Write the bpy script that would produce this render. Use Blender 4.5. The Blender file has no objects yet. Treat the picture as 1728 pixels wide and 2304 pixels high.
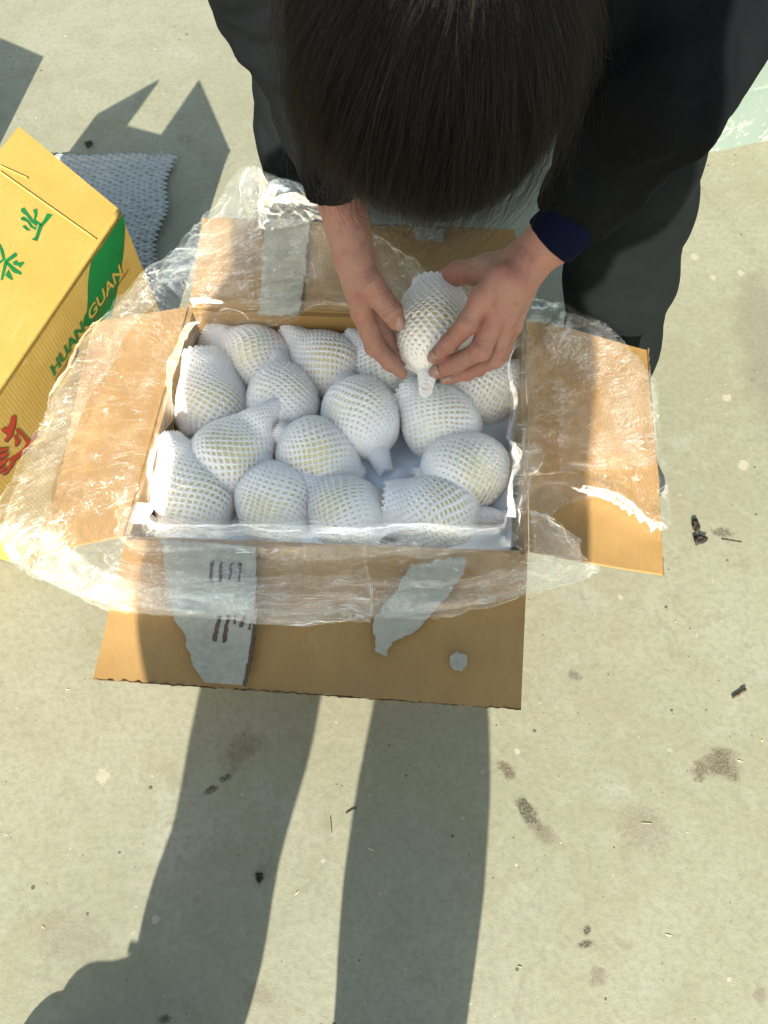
import bpy, math, random
import numpy as np
from mathutils import Vector, Matrix
random.seed(7); RNG = np.random.default_rng(7)
scn = bpy.context.scene
C = scn.collection

# ------------------------------------------------------------------ camera
CAM_H = 1.05; PITCH = math.radians(65)
cam_d = bpy.data.cameras.new('camera'); cam = bpy.data.objects.new('camera', cam_d); C.objects.link(cam)
cam.location = (0, 0, CAM_H); cam.rotation_euler = (math.radians(90) - PITCH, 0, 0)
cam_d.sensor_fit = 'VERTICAL'; cam_d.sensor_height = 36; cam_d.lens = 36 * 1740 / 2304
cam_d.clip_start = 0.005; cam_d.clip_end = 500
scn.camera = cam

# ------------------------------------------------------------------ light
SUN = Vector((-0.231, -1.62, 1.0)).normalized()          # towards the sun
w = bpy.data.worlds.new('World'); scn.world = w; w.use_nodes = True
nt = w.node_tree; bg = nt.nodes['Background']
sky = nt.nodes.new('ShaderNodeTexSky'); sky.sky_type = 'NISHITA'; sky.sun_disc = False
sky.sun_elevation = math.asin(SUN.z); sky.sun_rotation = math.atan2(SUN.x, SUN.y)
hz = nt.nodes.new('ShaderNodeMix'); hz.data_type = 'RGBA'; hz.blend_type = 'MULTIPLY'; hz.inputs[0].default_value = 1; hz.inputs[7].default_value = (1.12, 1.02, .78, 1)
nt.links.new(sky.outputs[0], hz.inputs[6]); nt.links.new(hz.outputs[2], bg.inputs[0]); bg.inputs[1].default_value = 0.125
sl = bpy.data.lights.new('sun', 'SUN'); sl.energy = 4.3; sl.angle = math.radians(0.53); sl.color = (1.0, 0.93, 0.80)
so = bpy.data.objects.new('sun', sl); C.objects.link(so); so.location = SUN * 10
so.rotation_euler = SUN.to_track_quat('Z', 'Y').to_euler()
vs = scn.view_settings; vs.view_transform = 'Standard'; vs.look = 'None'; vs.exposure = 1.78; vs.gamma = 1; vs.use_curve_mapping = False
scn.cycles.use_denoising = True; scn.cycles.max_bounces = 10; scn.cycles.transparent_max_bounces = 24
scn.cycles.sample_clamp_indirect = 6

# ------------------------------------------------------------------ geometry helpers
F_PX = 1740 * 1659 / 1728.
FW = np.array([0, math.cos(PITCH), -math.sin(PITCH)]); UP = np.array([0, math.sin(PITCH), math.cos(PITCH)])
def ray(x, y): return FW + np.array([1., 0, 0]) * (x - 829.5) / F_PX - UP * (y - 1106) / F_PX
def at(x, y, z):
    r = ray(x, y); return np.array([0, 0, CAM_H]) + r * ((z - CAM_H) / r[2])
def px(p, n):                                             # n measured pixels -> metres at the depth of p
    return n * float((np.asarray(p) - [0, 0, CAM_H]) @ FW) / F_PX
def on_plane(x, y, o, n):
    r = ray(x, y); c = np.array([0, 0, CAM_H]); return c + r * (float((o - c) @ n) / float(r @ n))
def nrm(v): v = np.asarray(v, float); return v / np.linalg.norm(v)

_T = RNG.random((32, 32, 32)).astype(np.float32)
def vnoise(P):
    P = np.asarray(P, np.float32); i = np.floor(P).astype(int); f = P - i; f = f * f * (3 - 2 * f); i &= 31; j = (i + 1) & 31
    x0, y0, z0 = i[..., 0], i[..., 1], i[..., 2]; x1, y1, z1 = j[..., 0], j[..., 1], j[..., 2]; fx, fy, fz = f[..., 0], f[..., 1], f[..., 2]
    a = _T[x0, y0, z0] * (1 - fx) + _T[x1, y0, z0] * fx; b = _T[x0, y1, z0] * (1 - fx) + _T[x1, y1, z0] * fx
    c = _T[x0, y0, z1] * (1 - fx) + _T[x1, y0, z1] * fx; d = _T[x0, y1, z1] * (1 - fx) + _T[x1, y1, z1] * fx
    return ((a * (1 - fy) + b * fy) * (1 - fz) + (c * (1 - fy) + d * fy) * fz) * 2 - 1
def fbm(P, n=4):
    s = 0; a = 1
    for k in range(n): s = s + a * vnoise(P * 2 ** k + 7.3 * k); a *= .5
    return s
def ridge(P, n=3):
    s = 0; a = 1
    for k in range(n): s = s + a * (1 - 2 * np.abs(vnoise(P * 2 ** k + 3.1 * k))); a *= .5
    return s

def mesh_np(name, V, Fq, smooth=True):
    me = bpy.data.meshes.new(name); V = np.asarray(V, np.float32); Fq = np.asarray(Fq, np.int32); k = Fq.shape[1]
    me.vertices.add(len(V)); me.vertices.foreach_set('co', V.ravel())
    me.loops.add(Fq.size); me.loops.foreach_set('vertex_index', Fq.ravel())
    me.polygons.add(len(Fq)); me.polygons.foreach_set('loop_start', np.arange(0, Fq.size, k, dtype=np.int32))
    me.update(calc_edges=True); me.validate()
    me.polygons.foreach_set('use_smooth', np.full(len(me.polygons), bool(smooth)))
    return me
def obj(name, me, mat=None, parent=None, loc=None):
    o = bpy.data.objects.new(name, me); C.objects.link(o)
    if mat is not None and not me.materials: me.materials.append(mat)
    if parent is not None: o.parent = parent
    if loc is not None: o.location = loc
    return o
def tag(o, label=None, cat=None, group=None, kind=None):
    if label: o['label'] = label
    if cat: o['category'] = cat
    if group: o['group'] = group
    if kind: o['kind'] = kind
    return o
def thing(name, label, cat, group=None):
    o = bpy.data.objects.new(name, None); C.objects.link(o); o.empty_display_size = .02
    return tag(o, label, cat, group)
def poly_mesh(name, verts, faces, smooth=False):
    me = bpy.data.meshes.new(name); me.from_pydata([tuple(map(float, v)) for v in verts], [], faces); me.update()
    if smooth:
        for p in me.polygons: p.use_smooth = True
    return me
def slab(name, quad, thick, mat, parent, n=(1, 1), warp=0, seed=0, edge_jag=0):
    """a board on the four corners (top face), thick downwards; subdivided and slightly warped"""
    q = [np.asarray(p, float) for p in quad]; nu, nv = n
    nm = nrm(np.cross(q[1] - q[0], q[3] - q[0]))
    u = np.linspace(0, 1, nu + 1); v = np.linspace(0, 1, nv + 1); U, W = np.meshgrid(u, v, indexing='ij')
    P = (q[0][None, None] * ((1 - U) * (1 - W))[..., None] + q[1] * (U * (1 - W))[..., None] + q[2] * (U * W)[..., None] + q[3] * ((1 - U) * W)[..., None])
    if warp: P = P + nm * (fbm(P * 9 + seed, 2) * warp * np.sin(np.pi * W * .5 + .1))[..., None]
    if edge_jag:
        e = fbm(P * 60 + seed, 3) * edge_jag * (W ** 30); P = P + (q[3] - q[0])[None, None] / np.linalg.norm(q[3] - q[0]) * e[..., None]
    T = P.reshape(-1, 3); B = T - nm * thick; V = np.vstack([T, B]); N = len(T)
    idx = np.arange(N).reshape(nu + 1, nv + 1)
    a, b, c, d = idx[:-1, :-1].ravel(), idx[1:, :-1].ravel(), idx[1:, 1:].ravel(), idx[:-1, 1:].ravel()
    Fs = [np.stack([a, b, c, d], 1), np.stack([a + N, d + N, c + N, b + N], 1)]
    for line, rev in ((idx[:, 0], 0), (idx[-1, :], 0), (idx[::-1, -1], 0), (idx[0, ::-1], 0)):
        s, t = line[:-1], line[1:]; Fs.append(np.stack([s, s + N, t + N, t], 1))
    return obj(name, mesh_np(name, V, np.vstack(Fs), smooth=False), mat, parent)
def catmull(P, n, closed=False):
    """P (k,d) -> n*(segments)+1 samples"""
    P = np.asarray(P, float); k = len(P); out = []
    segs = k if closed else k - 1
    for i in range(segs):
        if closed: p0, p1, p2, p3 = P[(i - 1) % k], P[i], P[(i + 1) % k], P[(i + 2) % k]
        else: p0, p1, p2, p3 = P[max(i - 1, 0)], P[i], P[i + 1], P[min(i + 2, k - 1)]
        for t in np.arange(n) / n:
            out.append(.5 * (2 * p1 + (p2 - p0) * t + (2 * p0 - 5 * p1 + 4 * p2 - p3) * t ** 2 + (3 * p1 - p0 - 3 * p2 + p3) * t ** 3))
    if not closed: out.append(P[-1])
    return np.array(out)

# signed distance modelling + surface nets
def rcone(P, a, b, ra, rb, sq=None):
    a = np.asarray(a, np.float32); b = np.asarray(b, np.float32); ab = b - a; ap = P - a
    h = np.clip((ap @ ab) / max(float(ab @ ab), 1e-9), 0, 1)
    d = ap - h[..., None] * ab
    if sq is not None:                                     # flatten along a direction
        s, f = sq; s = np.asarray(nrm(s), np.float32); d = d + s * ((d @ s) * (f - 1))[..., None]
    return np.sqrt((d * d).sum(-1)) - (ra + (rb - ra) * h)
def ell(P, c, R, ax=None):
    d = P - np.asarray(c, np.float32)
    if ax is not None: d = d @ np.asarray(ax, np.float32).T
    R = np.asarray(R, np.float32); k0 = np.sqrt(((d / R) ** 2).sum(-1)); k1 = np.sqrt(((d / (R * R)) ** 2).sum(-1))
    return k0 * (k0 - 1) / np.maximum(k1, 1e-6)
def smin(a, b, k):
    h = np.clip(.5 + .5 * (b - a) / k, 0, 1); return b + (a - b) * h - k * h * (1 - h)
def smax(a, b, k): return -smin(-a, -b, k)
def grid(lo, hi, h):
    lo = np.asarray(lo, float); hi = np.asarray(hi, float); n = np.ceil((hi - lo) / h).astype(int) + 1
    ax = [np.float32(lo[i]) + np.arange(n[i], dtype=np.float32) * np.float32(h) for i in range(3)]
    return np.stack(np.meshgrid(*ax, indexing='ij'), -1)
def snets(D, lo, h):
    s = D < 0; nx, ny, nz = D.shape
    cnt = np.zeros((nx - 1, ny - 1, nz - 1), np.float32); acc = np.zeros((nx - 1, ny - 1, nz - 1, 3), np.float32)
    for ax in range(3):
        o1, o2 = [a for a in range(3) if a != ax]
        for i in (0, 1):
            for j in (0, 1):
                off = [0, 0, 0]; off[o1] = i; off[o2] = j
                def sl_(o): return tuple(slice(o[a], D.shape[a] - 1 + o[a]) for a in range(3))
                A = sl_(off); of2 = list(off); of2[ax] = 1; B = sl_(of2)
                m = s[A] != s[B]; da, db = D[A], D[B]
                t = np.where(m, da / np.where(m, da - db, 1), 0)
                cnt += m
                acc[..., ax] += t; acc[..., o1] += i * m; acc[..., o2] += j * m
    act = cnt > 0; ids = -np.ones(act.shape, np.int64); ids[act] = np.arange(act.sum())
    pos = np.argwhere(act).astype(np.float32) + acc[act] / cnt[act][:, None]
    V = pos * h + np.asarray(lo, np.float32); Fs = []
    for ax in range(3):
        o1, o2 = [(1, 2), (2, 0), (0, 1)][ax]
        sa = [slice(None)] * 3; sb = [slice(None)] * 3; sa[ax] = slice(0, -1); sb[ax] = slice(1, None)
        m = s[tuple(sa)] != s[tuple(sb)]; I = np.argwhere(m)
        ok = (I[:, o1] > 0) & (I[:, o2] > 0) & (I[:, o1] < D.shape[o1] - 1) & (I[:, o2] < D.shape[o2] - 1); I = I[ok]
        ins = s[tuple(I.T)]
        def c(d1, d2):
            J = I.copy(); J[:, o1] += d1; J[:, o2] += d2; return ids[tuple(J.T)]
        q = np.stack([c(-1, -1), c(0, -1), c(0, 0), c(-1, 0)], 1); q[~ins] = q[~ins][:, ::-1]; Fs.append(q)
    Fq = np.vstack(Fs); Fq = Fq[(Fq >= 0).all(1)]
    return V, Fq
def merge(parts):
    V = []; Fq = []; n = 0
    for v, f in parts: V.append(v); Fq.append(f + n); n += len(v)
    return np.vstack(V), np.vstack(Fq)
def chain(P, D, pts, k, sq=None):
    for (a, ra), (b, rb) in zip(pts[:-1], pts[1:]):
        d = rcone(P, a, b, ra, rb, sq); D = d if D is None else smin(D, d, k)
    return D

# ------------------------------------------------------------------ materials
class NT:
    def __init__(s, name):
        s.m = bpy.data.materials.new(name); s.m.use_nodes = True; s.t = s.m.node_tree; s.t.nodes.clear()
        s.out = s.n('ShaderNodeOutputMaterial')
    def n(s, typ, **kw):
        nd = s.t.nodes.new(typ)
        for k, v in kw.items(): setattr(nd, k, v)
        return nd
    def l(s, a, b): s.t.links.new(a, b)
    def val(s, sock, v):
        if isinstance(v, (int, float)): sock.default_value = v
        elif isinstance(v, tuple): sock.default_value = v if len(v) != 3 or sock.type != 'RGBA' else (*v, 1)
        else: s.l(v, sock)
    def noise(s, scale, detail=4, rough=.55, vec=None, dist=0):
        nd = s.n('ShaderNodeTexNoise'); nd.inputs['Scale'].default_value = scale; nd.inputs['Detail'].default_value = detail
        nd.inputs['Roughness'].default_value = rough; nd.inputs['Distortion'].default_value = dist
        if vec is not None: s.l(vec, nd.inputs['Vector'])
        return nd.outputs['Fac']
    def math(s, op, a, b=0.0, c=None, clamp=False):
        nd = s.n('ShaderNodeMath', operation=op, use_clamp=clamp); s.val(nd.inputs[0], a); s.val(nd.inputs[1], b)
        if c is not None: s.val(nd.inputs[2], c)
        return nd.outputs[0]
    def ramp(s, fac, lo, hi, a=0., b=1.):
        nd = s.n('ShaderNodeMapRange', interpolation_type='SMOOTHSTEP'); s.val(nd.inputs[0], fac)
        for i, v in enumerate((lo, hi, a, b)): s.val(nd.inputs[i + 1], v)
        return nd.outputs[0]
    def mix(s, fac, a, b, mode='MIX'):
        nd = s.n('ShaderNodeMix', data_type='RGBA', blend_type=mode); s.val(nd.inputs[0], fac); s.val(nd.inputs[6], a); s.val(nd.inputs[7], b)
        return nd.outputs[2]
    def pos(s):
        return s.n('ShaderNodeNewGeometry').outputs['Position']
    def mapped(s, scale=(1, 1, 1), rot=0, loc=(0, 0, 0)):
        nd = s.n('ShaderNodeMapping'); s.l(s.pos(), nd.inputs[0]); nd.inputs['Scale'].default_value = scale
        nd.inputs['Rotation'].default_value = (0, 0, rot); nd.inputs['Location'].default_value = loc
        return nd.outputs[0]
    def bump(s, h, strength=.3, dist=.002, prev=None):
        nd = s.n('ShaderNodeBump'); nd.inputs['Strength'].default_value = strength; nd.inputs['Distance'].default_value = dist
        s.l(h, nd.inputs['Height'])
        if prev is not None: s.l(prev, nd.inputs['Normal'])
        return nd.outputs[0]
    def bsdf(s, color, rough=.7, normal=None, spec=.4, **kw):
        nd = s.n('ShaderNodeBsdfPrincipled'); s.val(nd.inputs['Base Color'], color); s.val(nd.inputs['Roughness'], rough)
        nd.inputs['Specular IOR Level'].default_value = spec
        if normal is not None: s.l(normal, nd.inputs['Normal'])
        for k, v in kw.items(): s.val(nd.inputs[k.replace('_', ' ')], v)
        return nd.outputs[0]
    def done(s, sh): s.l(sh, s.out.inputs[0]); return s.m

def m_concrete():
    s = NT('concrete'); p = s.pos()
    big = s.noise(2.3, 5, .6, p); mid = s.noise(11, 6, .6, p, .4); fine = s.noise(120, 4, .6, p); grain = s.noise(700, 2, .6, p)
    col = s.mix(s.ramp(big, .3, .7), (.385, .38, .255), (.465, .46, .335))
    col = s.mix(s.ramp(mid, .42, .72, 0, .55), col, (.36, .345, .225))
    col = s.mix(s.ramp(s.noise(6, 7, .65, s.mapped(loc=(3, 1, 0))), .56, .7, 0, .5), col, (.52, .52, .44))
    col = s.mix(s.ramp(fine, .40, .68, 0, .45), col, (.30, .29, .20))
    col = s.mix(s.ramp(s.noise(38, 6, .7, p, .6), .5, .66, 0, .35), col, (.50, .50, .38))
    col = s.mix(s.ramp(s.noise(17, 6, .72, s.mapped(loc=(9, 4, 0)), 1.), .55, .68, 0, .45), col, (.30, .285, .185))
    col = s.mix(s.ramp(grain, .4, .7, 0, .18), col, (.28, .27, .20))
    # sparse dark pin specks and pale chips
    def specks(scale, thr, loc):
        v = s.n('ShaderNodeTexVoronoi'); v.inputs['Scale'].default_value = scale; s.l(s.mapped(loc=loc), v.inputs['Vector'])
        sep = s.n('ShaderNodeSeparateColor'); s.l(v.outputs['Color'], sep.inputs[0])
        on = s.ramp(sep.outputs[0], thr, thr + .01)
        rad = s.math('MULTIPLY', sep.outputs[1], .22)
        d = s.math('SUBTRACT', rad, s.math('ADD', v.outputs['Distance'], s.math('MULTIPLY', s.math('SUBTRACT', fine, .5), .3)))
        return s.math('MULTIPLY', on, s.ramp(d, 0, .05))
    col = s.mix(s.math('MULTIPLY', specks(70, .93, (0, 0, 0)), .85), col, (.10, .085, .06))
    col = s.mix(s.math('MULTIPLY', specks(150, .88, (5, 2, 0)), .6), col, (.14, .12, .08))
    col = s.mix(s.math('MULTIPLY', specks(40, .965, (1, 7, 0)), .8), col, (.60, .58, .48))
    col = s.mix(s.math('MULTIPLY', specks(110, .95, (1, 3, 0)), .7), col, (.62, .60, .50))
    # stains of their own shape: (pixel x, y, radius x, radius y, turn, colour, strength, noise scale)
    dk = (.085, .065, .038); br = (.20, .155, .095)
    for (x, y, rx, ry, a, c, st, ns) in [
        (1095, 1665, 26, 16, .7, br, .8, 90), (1140, 1755, 38, 18, 1.0, dk, .75, 70), (1175, 1800, 30, 20, .6, br, .5, 120),
        (1560, 1655, 40, 28, .3, br, .85, 60), (1512, 1665, 18, 26, .3, br, .75, 90), (1565, 1625, 30, 10, .2, br, .6, 80),
        (455, 1705, 20, 9, -.5, dk, .9, 90), (487, 1680, 14, 9, -.4, dk, .9, 110), (520, 1620, 50, 34, -.8, br, .42, 80),
        (1265, 2040, 20, 9, -.2, dk, .95, 120), (1268, 2010, 8, 12, .3, dk, .9, 120), (1290, 2110, 20, 26, 0, br, .45, 110),
        (560, 1895, 10, 15, -.2, dk, .6, 40), (1390, 1790, 60, 50, .5, br, .28, 130), (1650, 740, 60, 200, .1, (.30, .27, .19), .5, 14),
        (355, 2200, 14, 12, 0, dk, .8, 100), (1165, 655, 20, 12, .4, dk, .85, 130), (190, 312, 9, 5, 0, dk, .9, 60),
        (150, 2020, 90, 60, .4, br, .2, 90), (1240, 1460, 14, 12, 0, (.2, .19, .15), .7, 80), (1640, 2145, 14, 22, 0, br, .4, 80),
        (560, 2150, 40, 26, 0, br, .3, 80), (1560, 1150, 24, 12, .2, dk, .6, 150), (400, 300, 22, 10, .5, br, .3, 90)]:
        g = at(x, y, 0); g2 = at(x + rx, y, 0); g3 = at(x, y - ry, 0)
        wx = abs(g2[0] - g[0]); wy = abs(g3[1] - g[1])
        mp = s.n('ShaderNodeMapping', vector_type='TEXTURE'); s.l(p, mp.inputs[0])
        mp.inputs['Location'].default_value = (g[0], g[1], 0); mp.inputs['Rotation'].default_value = (0, 0, -a); mp.inputs['Scale'].default_value = (wx, wy, 1)
        ln = s.n('ShaderNodeVectorMath', operation='LENGTH'); s.l(mp.outputs[0], ln.inputs[0])
        nz = s.noise(ns, 5, .7, p)
        d = s.math('ADD', ln.outputs['Value'], s.math('MULTIPLY', s.math('SUBTRACT', nz, .5), 2.6))
        sp = s.ramp(s.noise(420, 4, .75, p), .36, .56, .25, 1)
        col = s.mix(s.math('MULTIPLY', s.math('MULTIPLY', s.ramp(d, .45, 1.25, 1, 0), sp), min(1, st * 1.25)), col, tuple(.8 * v for v in c))
    for (x, y, r) in [(222, 1680, 18), (1600, 590, 9), (1540, 600, 8), (1500, 555, 11), (1605, 1005, 14), (1570, 860, 12), (1460, 615, 10), (1340, 1290, 7), (1575, 2115, 6)]:
        g = at(x, y, 0); wx = px(g, r)
        mp = s.n('ShaderNodeMapping', vector_type='TEXTURE'); s.l(p, mp.inputs[0]); mp.inputs['Location'].default_value = (g[0], g[1], 0); mp.inputs['Scale'].default_value = (wx, wx, 1)
        ln = s.n('ShaderNodeVectorMath', operation='LENGTH'); s.l(mp.outputs[0], ln.inputs[0])
        d = s.math('ADD', ln.outputs['Value'], s.math('MULTIPLY', s.math('SUBTRACT', s.noise(110, 4, .6, p), .5), 2.2))
        col = s.mix(s.ramp(d, .7, .9, .6, 0), col, (.66, .62, .48))
    hgt = s.math('ADD', s.math('MULTIPLY', mid, .5), s.math('ADD', s.math('MULTIPLY', fine, .4), s.math('MULTIPLY', grain, .25)))
    col = s.mix(1.0, col, (.49, .49, .49), 'MULTIPLY')
    nb = s.bump(hgt, .32, .004)
    return s.done(s.bsdf(col, s.ramp(mid, .3, .7, .5, .72), nb, .35))
def m_card(name, c1, c2, flute_dir=0., flute=340, gloss=.62, fl_str=.25, scuff=0.):
    c1 = tuple(.45 * x for x in c1); c2 = tuple(.45 * x for x in c2)
    s = NT(name); p = s.pos()
    n1 = s.noise(14, 5, .6, p); n2 = s.noise(240, 3, .6, p); n3 = s.noise(60, 4, .6, s.mapped((1, .12, 1), flute_dir))
    col = s.mix(s.ramp(n1, .3, .7), c1, c2); col = s.mix(s.ramp(n2, .4, .8, 0, .25), col, tuple(x * .72 for x in c1))
    col = s.mix(s.ramp(n3, .5, .75, 0, .3), col, tuple(x * .82 for x in c2))
    if scuff:
        col = s.mix(s.ramp(s.noise(26, 7, .75, s.mapped((1, .25, 1), flute_dir), .8), .60, .68, 0, scuff), col, tuple(min(1, 1.25 * x + .03) for x in c2)); col = s.mix(s.ramp(s.noise(9, 6, .7, s.mapped(loc=(3, 3, 3))), .55, .75, 0, scuff), col, tuple(.78 * x for x in c1))
    wv = s.n('ShaderNodeTexWave', wave_type='BANDS', bands_direction='X'); wv.inputs['Scale'].default_value = flute / 6.28318; wv.inputs['Distortion'].default_value = 0.6
    wv.inputs['Detail'].default_value = 1; s.l(s.mapped((1, 1, 1), flute_dir), wv.inputs['Vector'])
    h = s.math('ADD', s.math('MULTIPLY', wv.outputs['Fac'], fl_str), s.math('ADD', s.math('MULTIPLY', n1, .8), s.math('MULTIPLY', n2, .12)))
    return s.done(s.bsdf(col, gloss, s.bump(h, .3, .002), .35))
def m_simple(name, c, rough=.7, nscale=60, var=.25, bumpd=.001, spec=.4, **kw):
    s = NT(name); n = s.noise(nscale, 4, .6, s.pos()); n2 = s.noise(nscale * .15, 3, .5, s.pos())
    col = s.mix(s.ramp(n, .3, .7, 0, 1), c, tuple(x * (1 - var) for x in c)); col = s.mix(s.ramp(n2, .35, .7, 0, .5), col, tuple(min(1, x * (1 + var)) for x in c))
    return s.done(s.bsdf(col, rough, s.bump(n, .4, bumpd), spec, **kw))
def m_fabric(name, c, scale=900):
    s = NT(name); p = s.pos()
    w1 = s.noise(scale, 2, .7, p); n2 = s.noise(9, 5, .6, p); n3 = s.noise(45, 4, .6, p)
    col = s.mix(s.ramp(n2, .3, .75), c, tuple(x * 1.5 for x in c)); col = s.mix(s.ramp(w1, .3, .8, 0, .5), col, tuple(x * .5 for x in c))
    h = s.math('ADD', s.math('MULTIPLY', w1, .15), s.math('MULTIPLY', n3, .9))
    return s.done(s.bsdf(col, .82, s.bump(h, .45, .003), .05))
def m_skin():
    s = NT('skin'); p = s.pos()
    n1 = s.noise(28, 5, .6, p); n2 = s.noise(420, 3, .6, p); n3 = s.noise(80, 3, .5, p)
    col = s.mix(s.ramp(n1, .35, .68), (.245, .130, .092), (.265, .106, .080)); col = s.mix(s.ramp(n3, .52, .75, 0, .45), col, (.145, .062, .043))
    col = s.mix(s.ramp(n2, .5, .8, 0, .25), col, (.27, .17, .125))
    v = s.n('ShaderNodeTexVoronoi', feature='DISTANCE_TO_EDGE'); v.inputs['Scale'].default_value = 620; s.l(p, v.inputs['Vector'])
    wr = s.noise(190, 3, .7, s.mapped((1, .35, 1), .6))
    h = s.math('ADD', s.math('MULTIPLY', v.outputs['Distance'], .5), s.math('ADD', s.math('MULTIPLY', n3, .6), s.math('MULTIPLY', wr, .9)))
    return s.done(s.bsdf(col, .50, s.bump(h, .55, .0016), .4, Subsurface_Weight=.12, Subsurface_Radius=(.006, .0025, .0015)))
def m_film(name, haze=.13, tint=(.93, .95, .97), bs=1., rough=.065):
    s = NT(name); p = s.pos()
    at_ = s.n('ShaderNodeAttribute', attribute_name='film_uv'); sp = s.n('ShaderNodeSeparateXYZ'); s.l(at_.outputs['Vector'], sp.inputs[0])
    def aniso(k1, k2, off):
        def one(a, b):
            c = s.n('ShaderNodeCombineXYZ'); s.val(c.inputs[0], s.math('MULTIPLY', sp.outputs[0], a)); s.val(c.inputs[1], s.math('MULTIPLY', sp.outputs[1], b)); c.inputs[2].default_value = off
            return s.noise(1, 3, .6, c.outputs[0], .9)
        return s.math('ADD', s.math('MULTIPLY', one(k1, k2), sp.outputs[2]), s.math('MULTIPLY', one(k2, k1), s.math('SUBTRACT', 1.0, sp.outputs[2])))
    A1 = aniso(70, 16, .3); A2 = aniso(230, 60, 4.1); n1 = s.noise(60, 3, .6, p, 1.2)
    ab = lambda v: s.math('ABSOLUTE', s.math('SUBTRACT', v, .5))
    r1 = ab(A1); r2 = ab(A2); r3 = ab(n1)
    h = s.math('ADD', s.math('MULTIPLY', r1, 2.0), s.math('ADD', s.math('MULTIPLY', r2, .8), s.math('MULTIPLY', r3, 1.0)))
    h = s.math('MULTIPLY', h, s.ramp(s.noise(13, 3, .6, p), .40, .62, .22, 1.25))
    nb = s.bump(h, 1.0, .0038 * bs)
    lw = s.n('ShaderNodeLayerWeight'); lw.inputs['Blend'].default_value = .5
    tr = s.n('ShaderNodeBsdfTransparent'); tr.inputs[0].default_value = (*[.955 * x for x in (1, 1, 1)], 1)
    gl = s.n('ShaderNodeBsdfGlossy'); gl.inputs['Roughness'].default_value = rough; gl.inputs['Color'].default_value = (1, 1, 1, 1); s.l(nb, gl.inputs['Normal'])
    df = s.n('ShaderNodeBsdfDiffuse'); df.inputs[0].default_value = (*tint, 1)
    tl = s.n('ShaderNodeBsdfTranslucent'); tl.inputs[0].default_value = (*tint, 1)
    mil = s.n('ShaderNodeMixShader'); mil.inputs[0].default_value = .5; s.l(df.outputs[0], mil.inputs[1]); s.l(tl.outputs[0], mil.inputs[2])
    edge = s.math('POWER', lw.outputs['Facing'], 4.0)
    cr = s.math('MULTIPLY', s.ramp(r1, .0, .02, 1, 0), s.ramp(s.noise(22, 3, .6, p), .44, .62))
    cr2 = s.math('MULTIPLY', s.ramp(r2, .0, .03, 1, 0), s.ramp(s.noise(31, 3, .6, s.mapped(loc=(4, 2, 1))), .45, .65))
    haze_ = s.math('ADD', haze, s.math('ADD', s.math('MULTIPLY', cr, .34 * bs), s.math('MULTIPLY', cr2, .22 * bs)))
    hz = s.math('ADD', haze_, s.math('ADD', s.math('MULTIPLY', edge, .22), s.math('MULTIPLY', s.ramp(s.noise(7, 4, .6, p), .4, .75), haze * .9)), clamp=True)
    a = s.n('ShaderNodeMixShader'); s.l(hz, a.inputs[0]); s.l(tr.outputs[0], a.inputs[1]); s.l(mil.outputs[0], a.inputs[2])
    fr = s.n('ShaderNodeFresnel'); fr.inputs['IOR'].default_value = 1.45
    gv = s.math('ADD', s.math('MULTIPLY', fr.outputs[0], 1.25), .012, clamp=True); cc = s.n('ShaderNodeCombineColor')
    for i in range(3): s.l(gv, cc.inputs[i])
    s.l(cc.outputs[0], gl.inputs['Color'])
    b = s.n('ShaderNodeAddShader'); s.l(a.outputs[0], b.inputs[0]); s.l(gl.outputs[0], b.inputs[1])
    return s.done(b.outputs[0])
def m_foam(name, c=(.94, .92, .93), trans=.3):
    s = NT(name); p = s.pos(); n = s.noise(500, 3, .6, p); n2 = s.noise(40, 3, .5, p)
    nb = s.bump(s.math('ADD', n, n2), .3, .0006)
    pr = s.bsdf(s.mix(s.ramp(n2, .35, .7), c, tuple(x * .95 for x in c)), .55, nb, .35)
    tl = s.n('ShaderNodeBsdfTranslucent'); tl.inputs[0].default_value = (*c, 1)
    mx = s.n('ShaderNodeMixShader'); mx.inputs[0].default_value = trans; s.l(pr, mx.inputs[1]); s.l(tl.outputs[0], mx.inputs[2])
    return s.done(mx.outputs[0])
def m_pear():
    s = NT('pear_skin'); p = s.pos(); n = s.noise(30, 4, .5, p); n2 = s.noise(900, 2, .5, p)
    col = s.mix(s.ramp(n, .3, .7), (.86, .75, .40), (.80, .75, .44)); col = s.mix(s.ramp(n2, .6, .75, 0, .3), col, (.45, .34, .12))
    return s.done(s.bsdf(col, .42, None, .5, Subsurface_Weight=.1, Subsurface_Radius=(.008, .005, .002)))
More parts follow.
